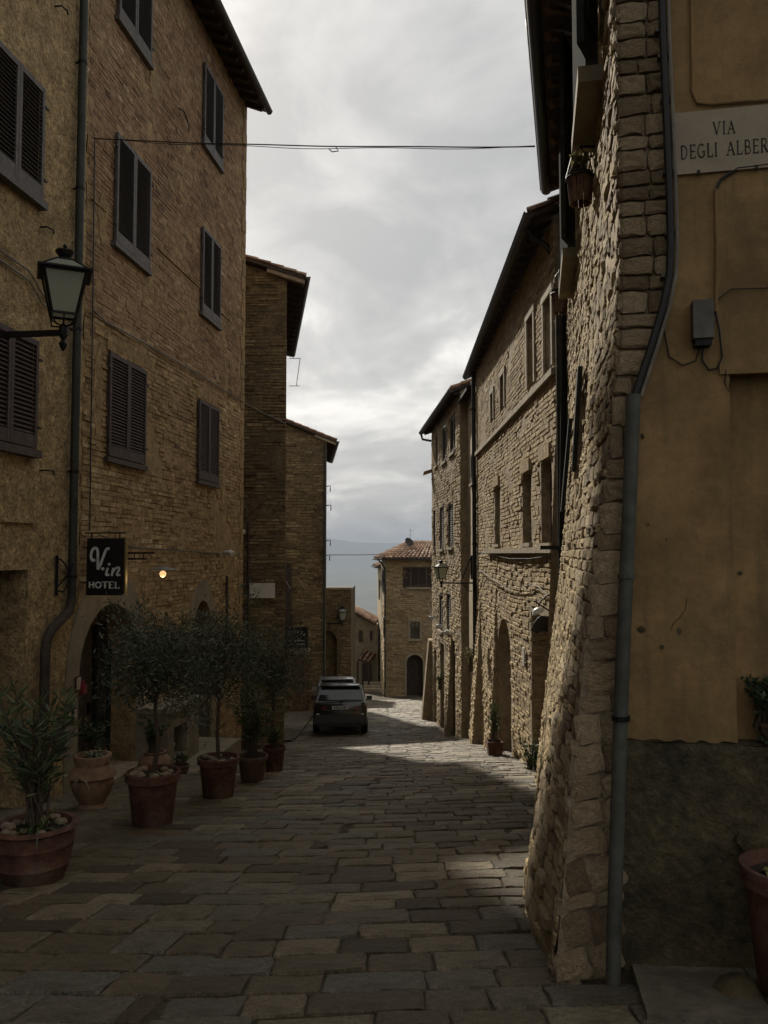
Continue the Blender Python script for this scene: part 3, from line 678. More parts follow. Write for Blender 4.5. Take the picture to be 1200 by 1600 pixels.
    slab(m, [P(UA0 - 6, EAVE_A + .1, o), P(UA1 + .1, EAVE_A + .1, o), P(UA1 + .1, EAVE_A + .1 + 2.72, -8.1), P(UA0 - 6, EAVE_A + 2.82, -8.1)], .06)
    roof = m.build('roof', M['wood'], H)
    for i in range(36):
        u = UA1 - .12 - i * .4; MB().bar(P(u, EAVE_A + .005, o - .06), P(u, EAVE_A + .005 + .18, -.02), .09, .11).build('rafter', M['wood'], roof)
    tile_roof(roof, P(UA0 - 1, EAVE_A + .12, o + .03), P(UA1 + .1, EAVE_A + .12, o + .03), P(UA1 + .1, EAVE_A + 1.1, -2.6), P(UA0 - 1, EAVE_A + 1.1, -2.6), seed=8)
    gutter(H, [P(UA0 - 6, EAVE_A + .06, o + .06), P(UA1 + .12, EAVE_A + .06, o + .06)], .075)
    # security camera, spot lamp, iron hooks
    u, z = A.uv(350, 862); s = MB(); s.tube([A.P(u, z, 0), A.P(u, z, .12)], .018, 8); s.tube([A.P(u, z, .12), A.P(u - .05, z - .06, .22)], [.05, .065], 10)
    s.build('spot_lamp', M['white_pl'], H, smooth=True)
    u, z = A.uv(278, 172); MB().tube([A.P(u, z + .05, 0), A.P(u + .1, z + .03, .08), A.P(u + .35, z - .12, .09), A.P(u + .42, z - .2, .06)], .012, 6).build('iron_hook', M['iron'], H, smooth=True)
    # low parapet with a sloping coping in front of the second arch, and its ledge
    pf = .55; ua, ub = A.pu(262, 1150, pf), A.pu(311, 1120, pf); zt = lambda px, py: A.uv(px, py, pf)[1]
    z0, z1 = zt(270, 1112), zt(308, 1095); zg = float(gz(-3.4, 15)) - .5
    ow = (A.pu(272, 1150, pf), A.pu(292, 1150, pf), zt(282, 1180), zt(282, 1132))
    m = MB(); hol = dict(u0=ow[0], u1=ow[1], z0=ow[2], z1=ow[3], depth=.4)
    F2 = Frame(A.o + A.n * pf, A.u); wall_sheet(m, F2, ua, ub, zg, z0, [hol], .3)
    m.quad(*[A.P(ua, z, d) for z, d in ((zg, 0), (zg, pf), (z0, pf), (z0, 0))]); m.quad(*[A.P(ub, z, d) for z, d in ((zg, 0), (zg, pf), (z1, pf), (z1, 0))])
    m.build('parapet', M['grey_plaster'], H)
    MB().prism([(ua - .04, z0), (ub + .04, z1), (ub + .04, z1 + .08), (ua - .04, z0 + .08)], 0, pf + .06, lambda u, z, d: A.P(u, z, d)).build('parapet_coping', M['grey_plaster'], H)
    zl = zt(300, 1183); MB().fbox(A, ua - .3, ub + 1.2, zg, zl, .02, .98).build('stone_ledge', M['grey_plaster'], H)
    # cables along the facade
    pts = [A.uv(*p) for p in ((140, 483), (160, 502), (215, 532), (300, 580), (378, 628))]
    MB().tube([A.P(u, z, .045) for u, z in pts], .014, 6).build('facade_cable', M['cable_grey'], H)
    pts = [A.uv(*p) for p in ((150, 835), (200, 855), (300, 862), (372, 868))]
    MB().tube([A.P(u, z, .04) for u, z in pts], .009, 6).build('facade_cable', M['cable'], H)
    pts = [A.uv(*p) for p in ((144, 220), (141, 480), (136, 830))]
    MB().tube([A.P(u, z, .04) for u, z in pts], .01, 6).build('facade_cable', M['cable'], H)
    MB().tube([A.P(*A.uv(352, 900), .04), A.P(*A.uv(352, 1010), .04)], .03, 8).build('wall_pipe', M['wood'], H)
    return ha, hb
HA, HB = build_hotel()

def build_render_house():
    H = thing('rendered_house', 'rough ochre rendered house with shuttered windows at the left edge of the picture', 'house', A.P(UA0 - 3, float(gz(-5, 8)) - .2))
    ut = A.pu(43); door = dict(u0=ut - 1.5, u1=ut, z0=-2.4, z1=A.uv(43, 890)[1], depth=.38)
    m = MB(); disp = lambda u, z: .013 * patchy(u, z, 3.1) + .009 * patchy(u, z, 9.7, 1) + .006 * np.sin(u * 31 + 7 * np.sin(z * 13)) * np.sin(z * 37)
    wall_sheet(m, A, UA0 - 3.4, UA0 - .001, -3, 13.2, [door], .07, disp)
    wall_sheet(m, A, -9, UA0 - 3.4, -2, 13.2, [], 2.0)
    m.quad(*[A.P(-9, z, d) for z, d in ((-2, 0), (13.2, 0), (15.4, -8), (-2, -8))]); m.quad(*[A.P(u, z, -8.02) for u, z in ((-9, -2), (-9, 15.6), (UA0, 15.6), (UA0, -2))])
    m.quad(*[A.P(UA0 - .05, z, d) for z, d in ((-3, -.06), (13.15, -.06), (15.4, -8), (-3, -8))])
    m.build('wall', M['render_a'], H, smooth=True)
    m = MB(); slab(m, [A.P(-9, 13.2, .5), A.P(UA0 - .01, 13.2, .5), A.P(UA0 - .01, 15.5, -8.2), A.P(-9, 15.5, -8.2)], .1); m.build('roof', M['wood'], H)
    plank_door(H, A, dict(u0=door['u0'], u1=door['u1'], z0=float(gz(-4.7, 9.5)), z1=door['z1']), -.36, M['wood_door'], 6)
    for px, yt, yb, mt, w in ((62, 141, 316, 'shut_grey', 1.16), (52, 534, 702, 'shut_brown', 1.2)):
        u1, zt = A.uv(px, yt); zb = A.uv(px, yb)[1]; shutters(H, A, u1 - w, u1, zb, zt, .045, M[mt], pitch=.056)
        sill(H, A, u1 - w - .06, u1 + .06, zb - .12, zb - .02, .12, M[mt])
    for px, py in ((85, 10), (62, 355), (62, 735)):
        u, z = A.uv(px, py); MB().tube([A.P(u, z, 0), A.P(u, z, .1), A.P(u + .1, z, .13), A.P(u + .12, z - .05, .13)], .012, 6).build('shutter_hook', M['iron'], H)
    for ya, yb in ((395, 470), (410, 485)):
        MB().tube([A.P(*A.uv(-30, ya - 22), .03), A.P(*A.uv(40, ya + 28), .045), A.P(*A.uv(62, yb - 10), .04), A.P(*A.uv(115, yb + 14), .04)], .013, 6).build('facade_cable', M['cable_grey'], H)
    u0, z = A.uv(0, 815); MB().fbox(A, u0, A.pu(50, 820), z, z + .05, 0, .05).build('ledge', M['render_a'], H)
build_render_house()

def build_downpipes():
    # the tall pipe between the two houses, with its elbow near the ground
    T = thing('downpipe', 'dark green grey downpipe running full height between rendered house and hotel', 'downpipe', A.P(UA0, float(gz(-4.3, 11.4))))
    d = .1; pts = [A.uv(*p, d) for p in ((112, 935), (108, 955), (82, 982), (74, 997), (71, 1015))]; u0 = pts[0][0]
    m = MB(); m.tube([A.P(u0 + .01, 13, d), A.P(u0, pts[0][1], d)], .058, 12); m.build('pipe', M['pipe_green'], T, smooth=True)
    path = [A.P(u, z, d) for u, z in pts]; path.append(A.P(pts[-1][0], float(gz(-4.4, 10.7)) + .02, d))
    MB().tube(path, .064, 12).build('pipe_elbow', M['wood'], T, smooth=True)
    for py in (100, 300, 520, 740, 900):
        z = A.uv(120, py)[1]; s = MB(); s.lathe(A.P(u0 + .004, z, d), [(.066, -.02), (.066, .02)], 12); s.fbox(A, u0 - .01, u0 + .01, z - .012, z + .012, 0, .05); s.build('pipe_clamp', M['iron'], T)
build_downpipes()

# ------------------------------------------------------------------ the two gabled houses beyond the hotel
def gable_house(name, label, Y, pxr, px_tl, y_tl, px_tr, y_tr, dirt, length, mats, seed, oh=.45):
    xr = (pxr - CX) / FPX * Y; F = Frame((xr, Y), (-1, 0)); F.n = V3(0, -1, 0)     # gable wall faces the camera, u runs to the left
    a = at(px_tl, y_tl, Y); b = at(px_tr, y_tr, Y); k = (a[2] - b[2]) / (b[0] - a[0])
    ztop = lambda x: b[2] + (b[0] - x) * k - .12
    H = thing(name, label, 'house', (xr, Y, float(gz(xr, Y))))
    zg = float(gz(xr, Y)) - 1.2; wd = 7.0; m = MB(); zr = ztop(xr); 
    wall_sheet(m, F, 0, wd, zg, zr, [], .5, lambda u, z: .02 * patchy(u, z, 1.7, seed))
    m.add([F.P(0, zr), F.P(wd, zr), F.P(wd, ztop(xr - wd))], [(0, 1, 2)])
    dv = V3(dirt, 1, 0); e = V3(xr, Y, 0) + dv * length
    m.quad(V3(xr, Y, zg), V3(e[0], e[1], zg - 2), V3(e[0], e[1], zr), V3(xr, Y, zr))
    m.quad(V3(e[0], e[1], zg - 2), V3(e[0] - wd, e[1], zg - 2), V3(e[0] - wd, e[1], ztop(xr - wd)), V3(e[0], e[1], zr))
    m.quad(V3(xr - wd, Y, zg), V3(e[0] - wd, e[1], zg - 2), V3(e[0] - wd, e[1], ztop(xr - wd)), V3(xr - wd, Y, ztop(xr - wd)))
    m.build('wall', M[mats[1]], H)
    hgt = .085 if Y < 30 else .12
    bricks(F, 0, 3.4 if Y < 30 else 2.6, zg + .9, ztop(xr - 3.4) + .1, hgt, .22, .55, .014, .012, .012, mask=lambda u, z: (z < zr + u * k - .08) & (patchy(u, z, .7, seed) > -.75), base=.48, ph=seed, seed=seed, keep=.93, bev=.01, wave=.02).build('bricks', M[mats[0]], H, kind='stuff')
    o = b[0] - xr; m = MB(); p0 = V3(b[0], Y - .22, b[2]); p1 = V3(xr - wd, Y - .22, ztop(xr - wd) + .12); q = dv * (length + .2)
    slab(m, [p0, p0 + q, p1 + q, p1], .08); roof = m.build('roof', M['wood'], H)
    tile_roof(roof, p0 + V3(.02, 0, .02), p0 + q + V3(.02, 0, .02), p0 + q + (p1 - p0) * .5 + V3(0, 0, .02), p0 + (p1 - p0) * .5 + V3(0, 0, .02), seed=seed)
    for i in range(int(length / .55)):
        c = V3(xr, Y, 0) + dv * (i * .55 + .1); MB().bar(V3(c[0] - .05, c[1], zr + .02), V3(c[0] + o - .05, c[1], zr + .02 - o * k), .09, .1).build('rafter', M['wood'], roof)
    gutter(H, [p0 + V3(.07, -.02, -.02), p0 + q + V3(.07, 0, -.02)], .07)
    MB().bar(p0 + V3(-.02, .1, -.1), V3(xr - .5, Y - .1, b[2] + (b[0] - xr + .5) * k - .1), .14, .16).build('verge_beam', M['stone_pale'], H)
    return H, F, zr
def build_gables():
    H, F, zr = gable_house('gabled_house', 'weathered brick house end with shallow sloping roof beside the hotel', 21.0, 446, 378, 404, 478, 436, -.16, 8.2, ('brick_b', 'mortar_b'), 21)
    # plaque, camera, pipes and a scorched slanting groove on this wall
    def pp(px, py): return F.uv(px, py)
    u, z = pp(391, 911); u2, z2 = pp(430, 934)
    MB().fbox(F, u2, u, z2, z, .06, .1).build('wall_plaque', M['white_plaque'], H)
    u, z = pp(381, 830); s = MB(); s.tube([F.P(u, z, 0), F.P(u, z, .15)], .03, 8); s.sphere(F.P(u, z - .02, .2), .075); s.build('security_camera', M['white_pl'], H, smooth=True)
    a, b = pp(384, 800), pp(419, 772); MB().prism([(a[0], a[1] - .15), (a[0], a[1] + .1), (b[0], b[1] + .05), (b[0], b[1] - .1)], .0, .05, lambda u, z, d: F.P(u, z, d)).build('slanting_ledge', M['mortar_b'], H)
    u, _ = pp(388, 900); MB().tube([F.P(u, pp(388, 815)[1], .05), F.P(u, float(gz(-3.5, 21)), .05)], .03, 8).build('wall_pipe', M['wood'], H)
    MB().tube([F.P(*pp(376, 627), .05), F.P(*pp(410, 645), .05), F.P(*pp(446, 662), .06)], .02, 6).build('facade_cable', M['cable_grey'], H)
    for px, py in ((455, 560), (455, 603)):
        p = at(452, py, 27); MB().tube([p, p + V3(.35, 0, 0)], .012, 6).build('aerial_arm', M['cable_grey'], H)
    p = at(468, 560, 27); MB().tube([at(469, 559, 27), at(466, 582, 27), at(463, 603, 27)], .012, 6).build('aerial_loop', M['cable_grey'], H)
    # house C with the workshop door and sign
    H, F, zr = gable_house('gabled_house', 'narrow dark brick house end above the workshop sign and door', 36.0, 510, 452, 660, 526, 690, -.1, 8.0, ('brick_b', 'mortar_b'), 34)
    u1, zt = F.uv(458, 1022); u0, zb = F.uv(480, 1102); zb = float(gz(-3.8, 36)) + .02
    MB().fbox(F, u0, u1, zb, zt, .0, .05).build('door', M['wood_door'], H)
    for i in range(4):
        w = (u1 - u0) / 4; MB().fbox(F, u0 + i * w + .01, u0 + (i + 1) * w - .01, zb + .05, zt - .05, .05, .065).build('door_board', M['wood_door'], H)
    MB().fbox(F, u0 - .15, u1 + .15, zt, zt + .25, 0, .1).build('lintel', M['stone_pale'], H)
    u, z = F.uv(449, 925); MB().fbox(F, F.pu(455, 925), F.pu(446.5, 925), F.uv(449, 1000)[1], F.uv(449, 880)[1], .0, .06).build('shaft', M['wood'], H)
    MB().tube([F.P(F.pu(508, 700), zr - .2, .08), F.P(F.pu(508, 700), float(gz(-2.7, 36)), .08)], .05, 8).build('downpipe', M['pipe'], H, smooth=True)
    for px, py in ((514, 760), (515, 790), (514, 845), (513, 868)):
        p = at(509, py, 37.5); s = MB(); s.tube([p, at(px + 2, py - 1, 37.5), at(px + 2, py + 8, 37.5)], .025, 6); s.build('wall_fitting', M['iron'], H)
    for px in (450, 472):
        s = MB(); s.tube([at(px - 3, 908, 35.6), at(px + 4, 920, 35.4)], .02, 6); s.build('iron_rod', M['cable_grey'], H)
build_gables()
# ------------------------------------------------------------------ rough stone corner house on the right
def stone_shapes(n, seed, bulge=.5):
    rng = np.random.default_rng(seed); out = []
    for _ in range(n):
        g = [-.5, -.34, 0, .34, .5]; vs = []
        for i, a in enumerate(g):
            for j, b in enumerate(g):
                e = (i in (0, 4)) + (j in (0, 4)); d = (-.5, .55, 1.0)[2 - e] if e < 2 else -.6
                if e == 0: d = 1.0 + rng.normal(0, .16)
                elif e == 1: d = .6 + rng.normal(0, .16)
                else: d = .3
                k = .94 if e == 2 else 1.0
                vs.append((a * k + rng.normal(0, .03), b * k + rng.normal(0, .04), d))
        fs = [(i * 5 + j, (i + 1) * 5 + j, (i + 1) * 5 + j + 1, i * 5 + j + 1) for i in range(4) for j in range(4)]
        ring = [0, 5, 10, 15, 20, 21, 22, 23, 24, 19, 14, 9, 4, 3, 2, 1]; b0 = 25
        vs += [(vs[q][0] * 1.03, vs[q][1] * 1.03, -.6) for q in ring]
        fs += [(ring[q], ring[(q + 1) % 16], b0 + (q + 1) % 16, b0 + q) for q in range(16)]
        out.append((np.array(vs), fs))
    return out
SHP = stone_shapes(12, 9)
def shape_meshes(name, mt):
    r = []
    for vs, fs in SHP:
        me = bpy.data.meshes.new(name); me.from_pydata(vs.tolist(), [], fs); me.materials.append(mt); me.update()
        import bmesh
        b = bmesh.new(); b.from_mesh(me); bmesh.ops.recalc_face_normals(b, faces=b.faces); b.to_mesh(me); b.free(); r.append(me)
    return r
def place_stone(name, me, parent, c, X, Y_, Z_):
    o = bpy.data.objects.new(name, me); COL.objects.link(o); o.parent = parent; c = c - wl(parent)
    o.matrix_local = Matrix(((X[0], Y_[0], Z_[0], c[0]), (X[1], Y_[1], Z_[1], c[1]), (X[2], Y_[2], Z_[2], c[2]), (0, 0, 0, 1))); return o
def build_corner_house():
    rng = np.random.default_rng(77)
    H = thing('stone_corner_house', 'rough stone corner house with ochre plastered near wall and street name plaque', 'house', (R0C[0], R0C[1], float(gz(1.2, 4.2))))
    TOP = 6.75; zb = lambda u: float(gz(1.5, 4.15 + u)) - .5
    # openings on the street side
    zsl = (R0.uv(945, 122)[1] + R0.uv(930, 240)[1]) / 2; wins = []
    for pa, ya, pb, yb in ((945, 122, 930, 240), (905, 392, 896, 442)):
        u0, u1 = R0.pu(pa, ya), R0.pu(pb, yb); wins.append(dict(u0=u0 + .06, u1=u1 - .06, z0=zsl + .12, z1=6.72, depth=.28))
    low = []
    for pa, pb, yt, yb in ((917, 908, 600, 742), (901, 896.5, 668, 800)):
        u0, u1 = R0.pu(pa, (yt + yb) / 2), R0.pu(pb, (yt + yb) / 2); low.append(dict(u0=u0, u1=min(u1, UR0 - .1), z0=R0.uv((pa + pb) / 2, yb)[1], z1=R0.uv((pa + pb) / 2, yt)[1], depth=.22))
    holes = wins + low
    m = MB(); wall_sheet(m, R0, -.02, UR0, -2.4, TOP, holes, .22, lambda u, z: -.012 + .012 * patchy(u, z, 4.0))
    m.quad(*[R0.P(UR0, z, d) for z, d in ((-2.4, 0), (TOP, 0), (TOP, -8), (-2.4, -8))])
    zz = np.arange(-1.2, 3.4, .15)
    for a, b in zip(zz[:-1], zz[1:]): m.quad(R0.P(-float(r0_fwd(a)) + .008, a, -.007), R0.P(-.01, a, -.012), R0.P(-.01, b, -.012), R0.P(-float(r0_fwd(b)) + .008, b, -.007))
    m.build('wall', M['rub_mortar'], H)
    # (the battered corner also leans towards the viewer)
    # rubble stones: the largest in view are single objects, the rest one mesh
    rec = []; z = -2.3
    while z < TOP - .05:
        h = rng.uniform(.05, .105); ul = -float(r0_fwd(z + .05)); u = ul + rng.uniform(-.1, 0)
        while u < UR0:
            w = rng.uniform(.1, .27) * (.8 + h * 3); a, b = max(u, ul + .005), min(u + w, UR0)
            if b - a > .06:
                cu, cz = (a + b) / 2, z + h / 2
                if not any(in_hole(dict(q, u0=q['u0'] - .05, u1=q['u1'] + .05, z0=q['z0'] - .06, z1=q['z1'] + .06), np.array(cu), np.array(cz)) for q in holes) and cz > zb(cu) + .2: rec.append((cu, cz, b - a, h))
            u += w
        z += h
    def score(r):
        p = R0.P(r[0], r[1]); px = CX + FPX * p[0] / p[1]; py = HOR - FPX * (p[2] - CAMZ) / p[1]
        return r[2] * r[3] / (r[0] + 4) ** 3 if (0 < px < 1000 and -20 < py < 1620) else 0
    rec.sort(key=score, reverse=True); mm = shape_meshes('rubble_stone', M['rubble_piece']); rest = MB()
    for i, (cu, cz, w, h) in enumerate(rec):
        ez = R0.P(cu, cz + .04) - R0.P(cu, cz - .04); ez /= np.linalg.norm(ez); eu = R0.P(cu + .04, cz) - R0.P(cu - .04, cz); eu /= np.linalg.norm(eu)
        en = np.cross(eu, ez); en = en if en @ R0.n > 0 else -en
        an = rng.normal(0, .07); X = (eu * math.cos(an) + ez * math.sin(an)) * (w - .012) * 1.02; Yv = (ez * math.cos(an) - eu * math.sin(an)) * (h - .008) * 1.04
        Z_ = en * max(.004, rng.normal(.013, .007)); c = R0.P(cu, cz); k = int(rng.integers(12))
        if i < 290: place_stone('rubble_stone', mm[k], H, c, X, Yv, Z_)
        else:
            vs, fs = SHP[k]; rest.add(c + vs[:, :1] * X + vs[:, 1:2] * Yv + vs[:, 2:] * Z_, fs, float(np.clip(rng.normal(.5, .22), 0, 1)))
    rest.build('rubble_stones', M['rubble'], H, kind='stuff')
    # near end wall: quoin stones up the battered corner, ochre plaster beyond them
    ed = sorted([RN.uv(px, py)[::-1] for px, py in ((1036, -120), (1040, 0), (1050, 380), (1046, 455), (1008, 590), (990, 650), (982, 900), (974, 1160), (966, 1540), (962, 1640))])
    ez_, eu_ = [e[0] for e in ed], [e[1] for e in ed]; edge = lambda z: float(np.interp(z, ez_, eu_))
    left = lambda z: -float(r0_flare(0.0, z)) - .005
    fwd = lambda z: float(r0_fwd(z))
    m = MB(); zz = np.arange(-1.2, TOP, .2)
    for a, b in zip(zz[:-1], zz[1:]):
        m.quad(RN.P(left(a) + .008, a, fwd(a) - .008), RN.P(edge(a) + .01, a, fwd(a) * .12 - .012), RN.P(edge(b) + .01, b, fwd(b) * .12 - .012), RN.P(left(b) + .008, b, fwd(b) - .008))
    m.build('corner_mortar', M['rub_mortar'], H)
    qm = shape_meshes('quoin_stone', M['quoin']); z = -1.1
    while z < TOP - .1:
        up = z > 2.6; h = rng.uniform(.075, .12) if up else rng.uniform(.085, .17); cz = z + h / 2; a, b = left(cz), edge(cz) + .004; w = b - a
        cuts = [a, b] if w < .24 and rng.random() < .75 else [a, a + w * rng.uniform(.4, .68), b]
        for p, q in zip(cuts[:-1], cuts[1:]):
            sl = (left(z + h) - left(z)) * (1 if p == a else .5)
            X = RN.u * (q - p - .012); Yv = V3(0, 0, 1) * (h - .012) + RN.u * sl; Z_ = RN.n * max(.011, rng.normal(.016, .004))
            fq = lambda s: fwd(cz) * (1 - .88 * (s - a) / (b - a)); X = X + RN.n * (fq(q) - fq(p)); Yv = Yv + RN.n * (fwd(z + h) - fwd(z)) * .7
            place_stone('quoin_stone', qm[int(rng.integers(12))], H, RN.P((p + q) / 2, cz, .003 + (fq(p) + fq(q)) / 2), X, Yv, Z_)
        z += h
    un, zn = RN.uv(1138, 582); zp = RN.uv(1080, 1157)[1]; UE = 4.2; TH = TOP + .4
    MB().quad(*[RN.P(u, z, -.1) for u, z in ((.05, -1.3), (UE, -1.3), (UE, TH), (.05, TH))]).build('back_wall', M['ochre'], H)
    MB().quad(*[RN.P(UE, z, d) for z, d in ((-1.3, -.1), (TH, -.1), (TH, -9), (-1.3, -9))]).build('side_wall', M['ochre'], H)
    m = MB(); zs_ = [zp] + [q for q in np.arange(zp + .2, TH, .2)] + [TH]
    nb = 16; ub = edge(zp); poly = [(un, zp)] + [(un, TH)] + [(edge(q), q) for q in reversed(zs_)] + [(ub + (un - ub) * i / nb, zp + .012 * math.sin(i * 1.9) + .008 * math.sin(i * 4.3)) for i in range(1, nb)]
    m.prism(poly, -.1, .022, lambda u, z, d: RN.P(u, z, d)); m.build('plaster_pilaster', M['ochre'], H)
    MB().prism([(un + .001, zn), (UE, zn), (UE, TH), (un + .001, TH)], -.1, .021, lambda u, z, d: RN.P(u, z, d)).build('plaster_panel', M['ochre'], H)
    MB().fbox(RN, RN.pu(1122, 575), un + .6, zn - .015, zn + .03, .021, .035).build('plaster_ledge', M['ochre'], H)
    us = np.arange(0, UE + .01, .06); m = MB(); zl = np.linspace(-1.2, zp - .005, 32); g = []
    for q in zl:
        e0 = edge(q)
        for u in us:
            uu = e0 + (UE - e0) * (u / UE) ** 1.4; g.append(RN.P(uu, q, .045 + .012 * patchy(uu, q, 5.0) + .007 * math.sin(uu * 41 + 5 * math.sin(q * 17)) + .006 * math.sin(q * 47 + uu * 13)))
    n = len(us); m.add(g, [(j * n + i, j * n + i + 1, (j + 1) * n + i + 1, (j + 1) * n + i) for j in range(len(zl) - 1) for i in range(n - 1)])
    m.quad(*[RN.P(u, zp - .004, d) for u, d in ((edge(zp), .04), (UE, .04), (UE, -.1), (edge(zp), -.1))])
    m.build('plinth', M['plinth'], H, smooth=True)
    # broken patch of render on the plinth
    c = RN.uv(1165, 1310); MB().prism([(c[0] + .055 * math.cos(t) * (1 + .25 * math.sin(3 * t)), c[1] + .05 * math.sin(t) * (1 + .2 * math.cos(2 * t))) for t in np.linspace(0, 6.1, 13)], .045, .075, lambda u, z, d: RN.P(u, z, d)).build('render_patch', M['plinth'], H)
    for px, py, r in ((1003, 683, .011), (1012, 820, .006), (1040, 843, .006), (1060, 985, .014), (1001, 983, .016), (1033, 1010, .01), (1164, 896, .01)):
        c = RN.uv(px, py); d = .023 if px < 1138 else -.098
        MB().prism([(c[0] + r * math.cos(t) * (1 + .4 * math.sin(2 * t + px)), c[1] + r * 1.2 * math.sin(t)) for t in np.linspace(0, 5.6, 9)], d, d + .003, lambda u, z, d: RN.P(u, z, d)).build('plaster_chip', M['plinth'], H)
    cr = [RN.uv(*p) for p in ((1072, 935), (1070, 952), (1060, 965), (1050, 975), (1047, 985))]; MB().tube([RN.P(a, b, .0225) for a, b in cr], .0025, 5).build('plaster_crack', M['plinth'], H)
    # window slabs, open shutters
    for k, h in enumerate(wins):
        MB().fbox(R0, h['u0'] - .1, h['u1'] + .1, zsl - .0, zsl + .1, -.02, .165).build('window_slab', M['grey_plaster'], H)
        window(H, R0, h['u0'], h['u1'], h['z0'], h['z1'], -.16, M['shut_dark'], 1, 2)
        for sg, e in ((-1, h['u0']), (1, h['u1'])):
            a = R0.P(e, 5, .03)[:2]; b = R0.P(e + sg * .32, 5, .14)[:2]; sf = Frame(a, b - a); L_ = float(np.hypot(*(b - a)))
            shutters(H, sf, 0, L_, h['z0'], 6.7, 0, M['shut_dark'], 1, .05, False)
    for h in low:
        window(H, R0, h['u0'], h['u1'], h['z0'], h['z1'], -.14, M['shut_dark'], 1, 1, .035)
        u = h['u0']; f = float(r0_flare(u, (h['z0'] + h['z1']) / 2)); s = MB()
        s.fbox(R0, u - .32, u - .01, h['z0'] - .02, h['z1'] + .02, .045, .085); s.build('shutter', M['shut_dark'], H)
    MB().prism([(0, 0), (.2, 0), (.2, .05), (0, .05)], 0, 0.01, lambda u, z, d: R0.P(UR0 - .9 + u, 1.5 + z, .2 + d)).build('wall_clip', M['iron'], H)
    u, z = R0.uv(893, 856); s = MB(); s.fbox(R0, u, u + .3, z - .02, z + .03, .02, .3); s.build('iron_shelf_bracket', M['iron'], H)
    # eave with gutter and the S-bend pipe into the wall
    pf = at(848, 292, 11.0); pn = at(825, 0, 7.18); pf = pf + V3(.12, 0, 0); pn = pn + V3(.12, 0, 0); pn = pn + (pn - pf) * 1.1; pn[2] = pf[2]
    wf, wn = R0.P(UR0, pf[2] + .16), R0.P(-.4, pf[2] + .16); m = MB()
    slab(m, [pn, pf, wf + V3(3, 0, 1.0), wn + V3(3, -.6, 1.0)], .07); roof = m.build('roof', M['wood'], H)
    tile_roof(roof, pn + V3(-.03, 0, .02), pf + V3(-.03, 0, .02), wf + V3(1.6, 0, .55), wn + V3(1.6, 0, .55), seed=12)
    for i in range(20):
        t = (i + .4) / 20; a = pn + (pf - pn) * t; b = wn + (wf - wn) * t; MB().bar(a + V3(.05, 0, -.1), b + V3(.05, 0, -.06), .08, .09).build('rafter', M['wood_door'], roof)
    gutter(H, [pn + V3(-.06, 0, -.02), pf + V3(-.06, .05, -.02)], .075, M['pipe'])
    # corner guard and metal strip at the foot
    a, b = R0.P(.02, R0.uv(868, 1345)[1] + .0, .05), R0.P(-.02, -.55, .06)
    s = MB(); s.bar(a, b, .045, .02, up=(0, -1, 0)); s.build('corner_guard', M['rust'], H)
build_corner_house()

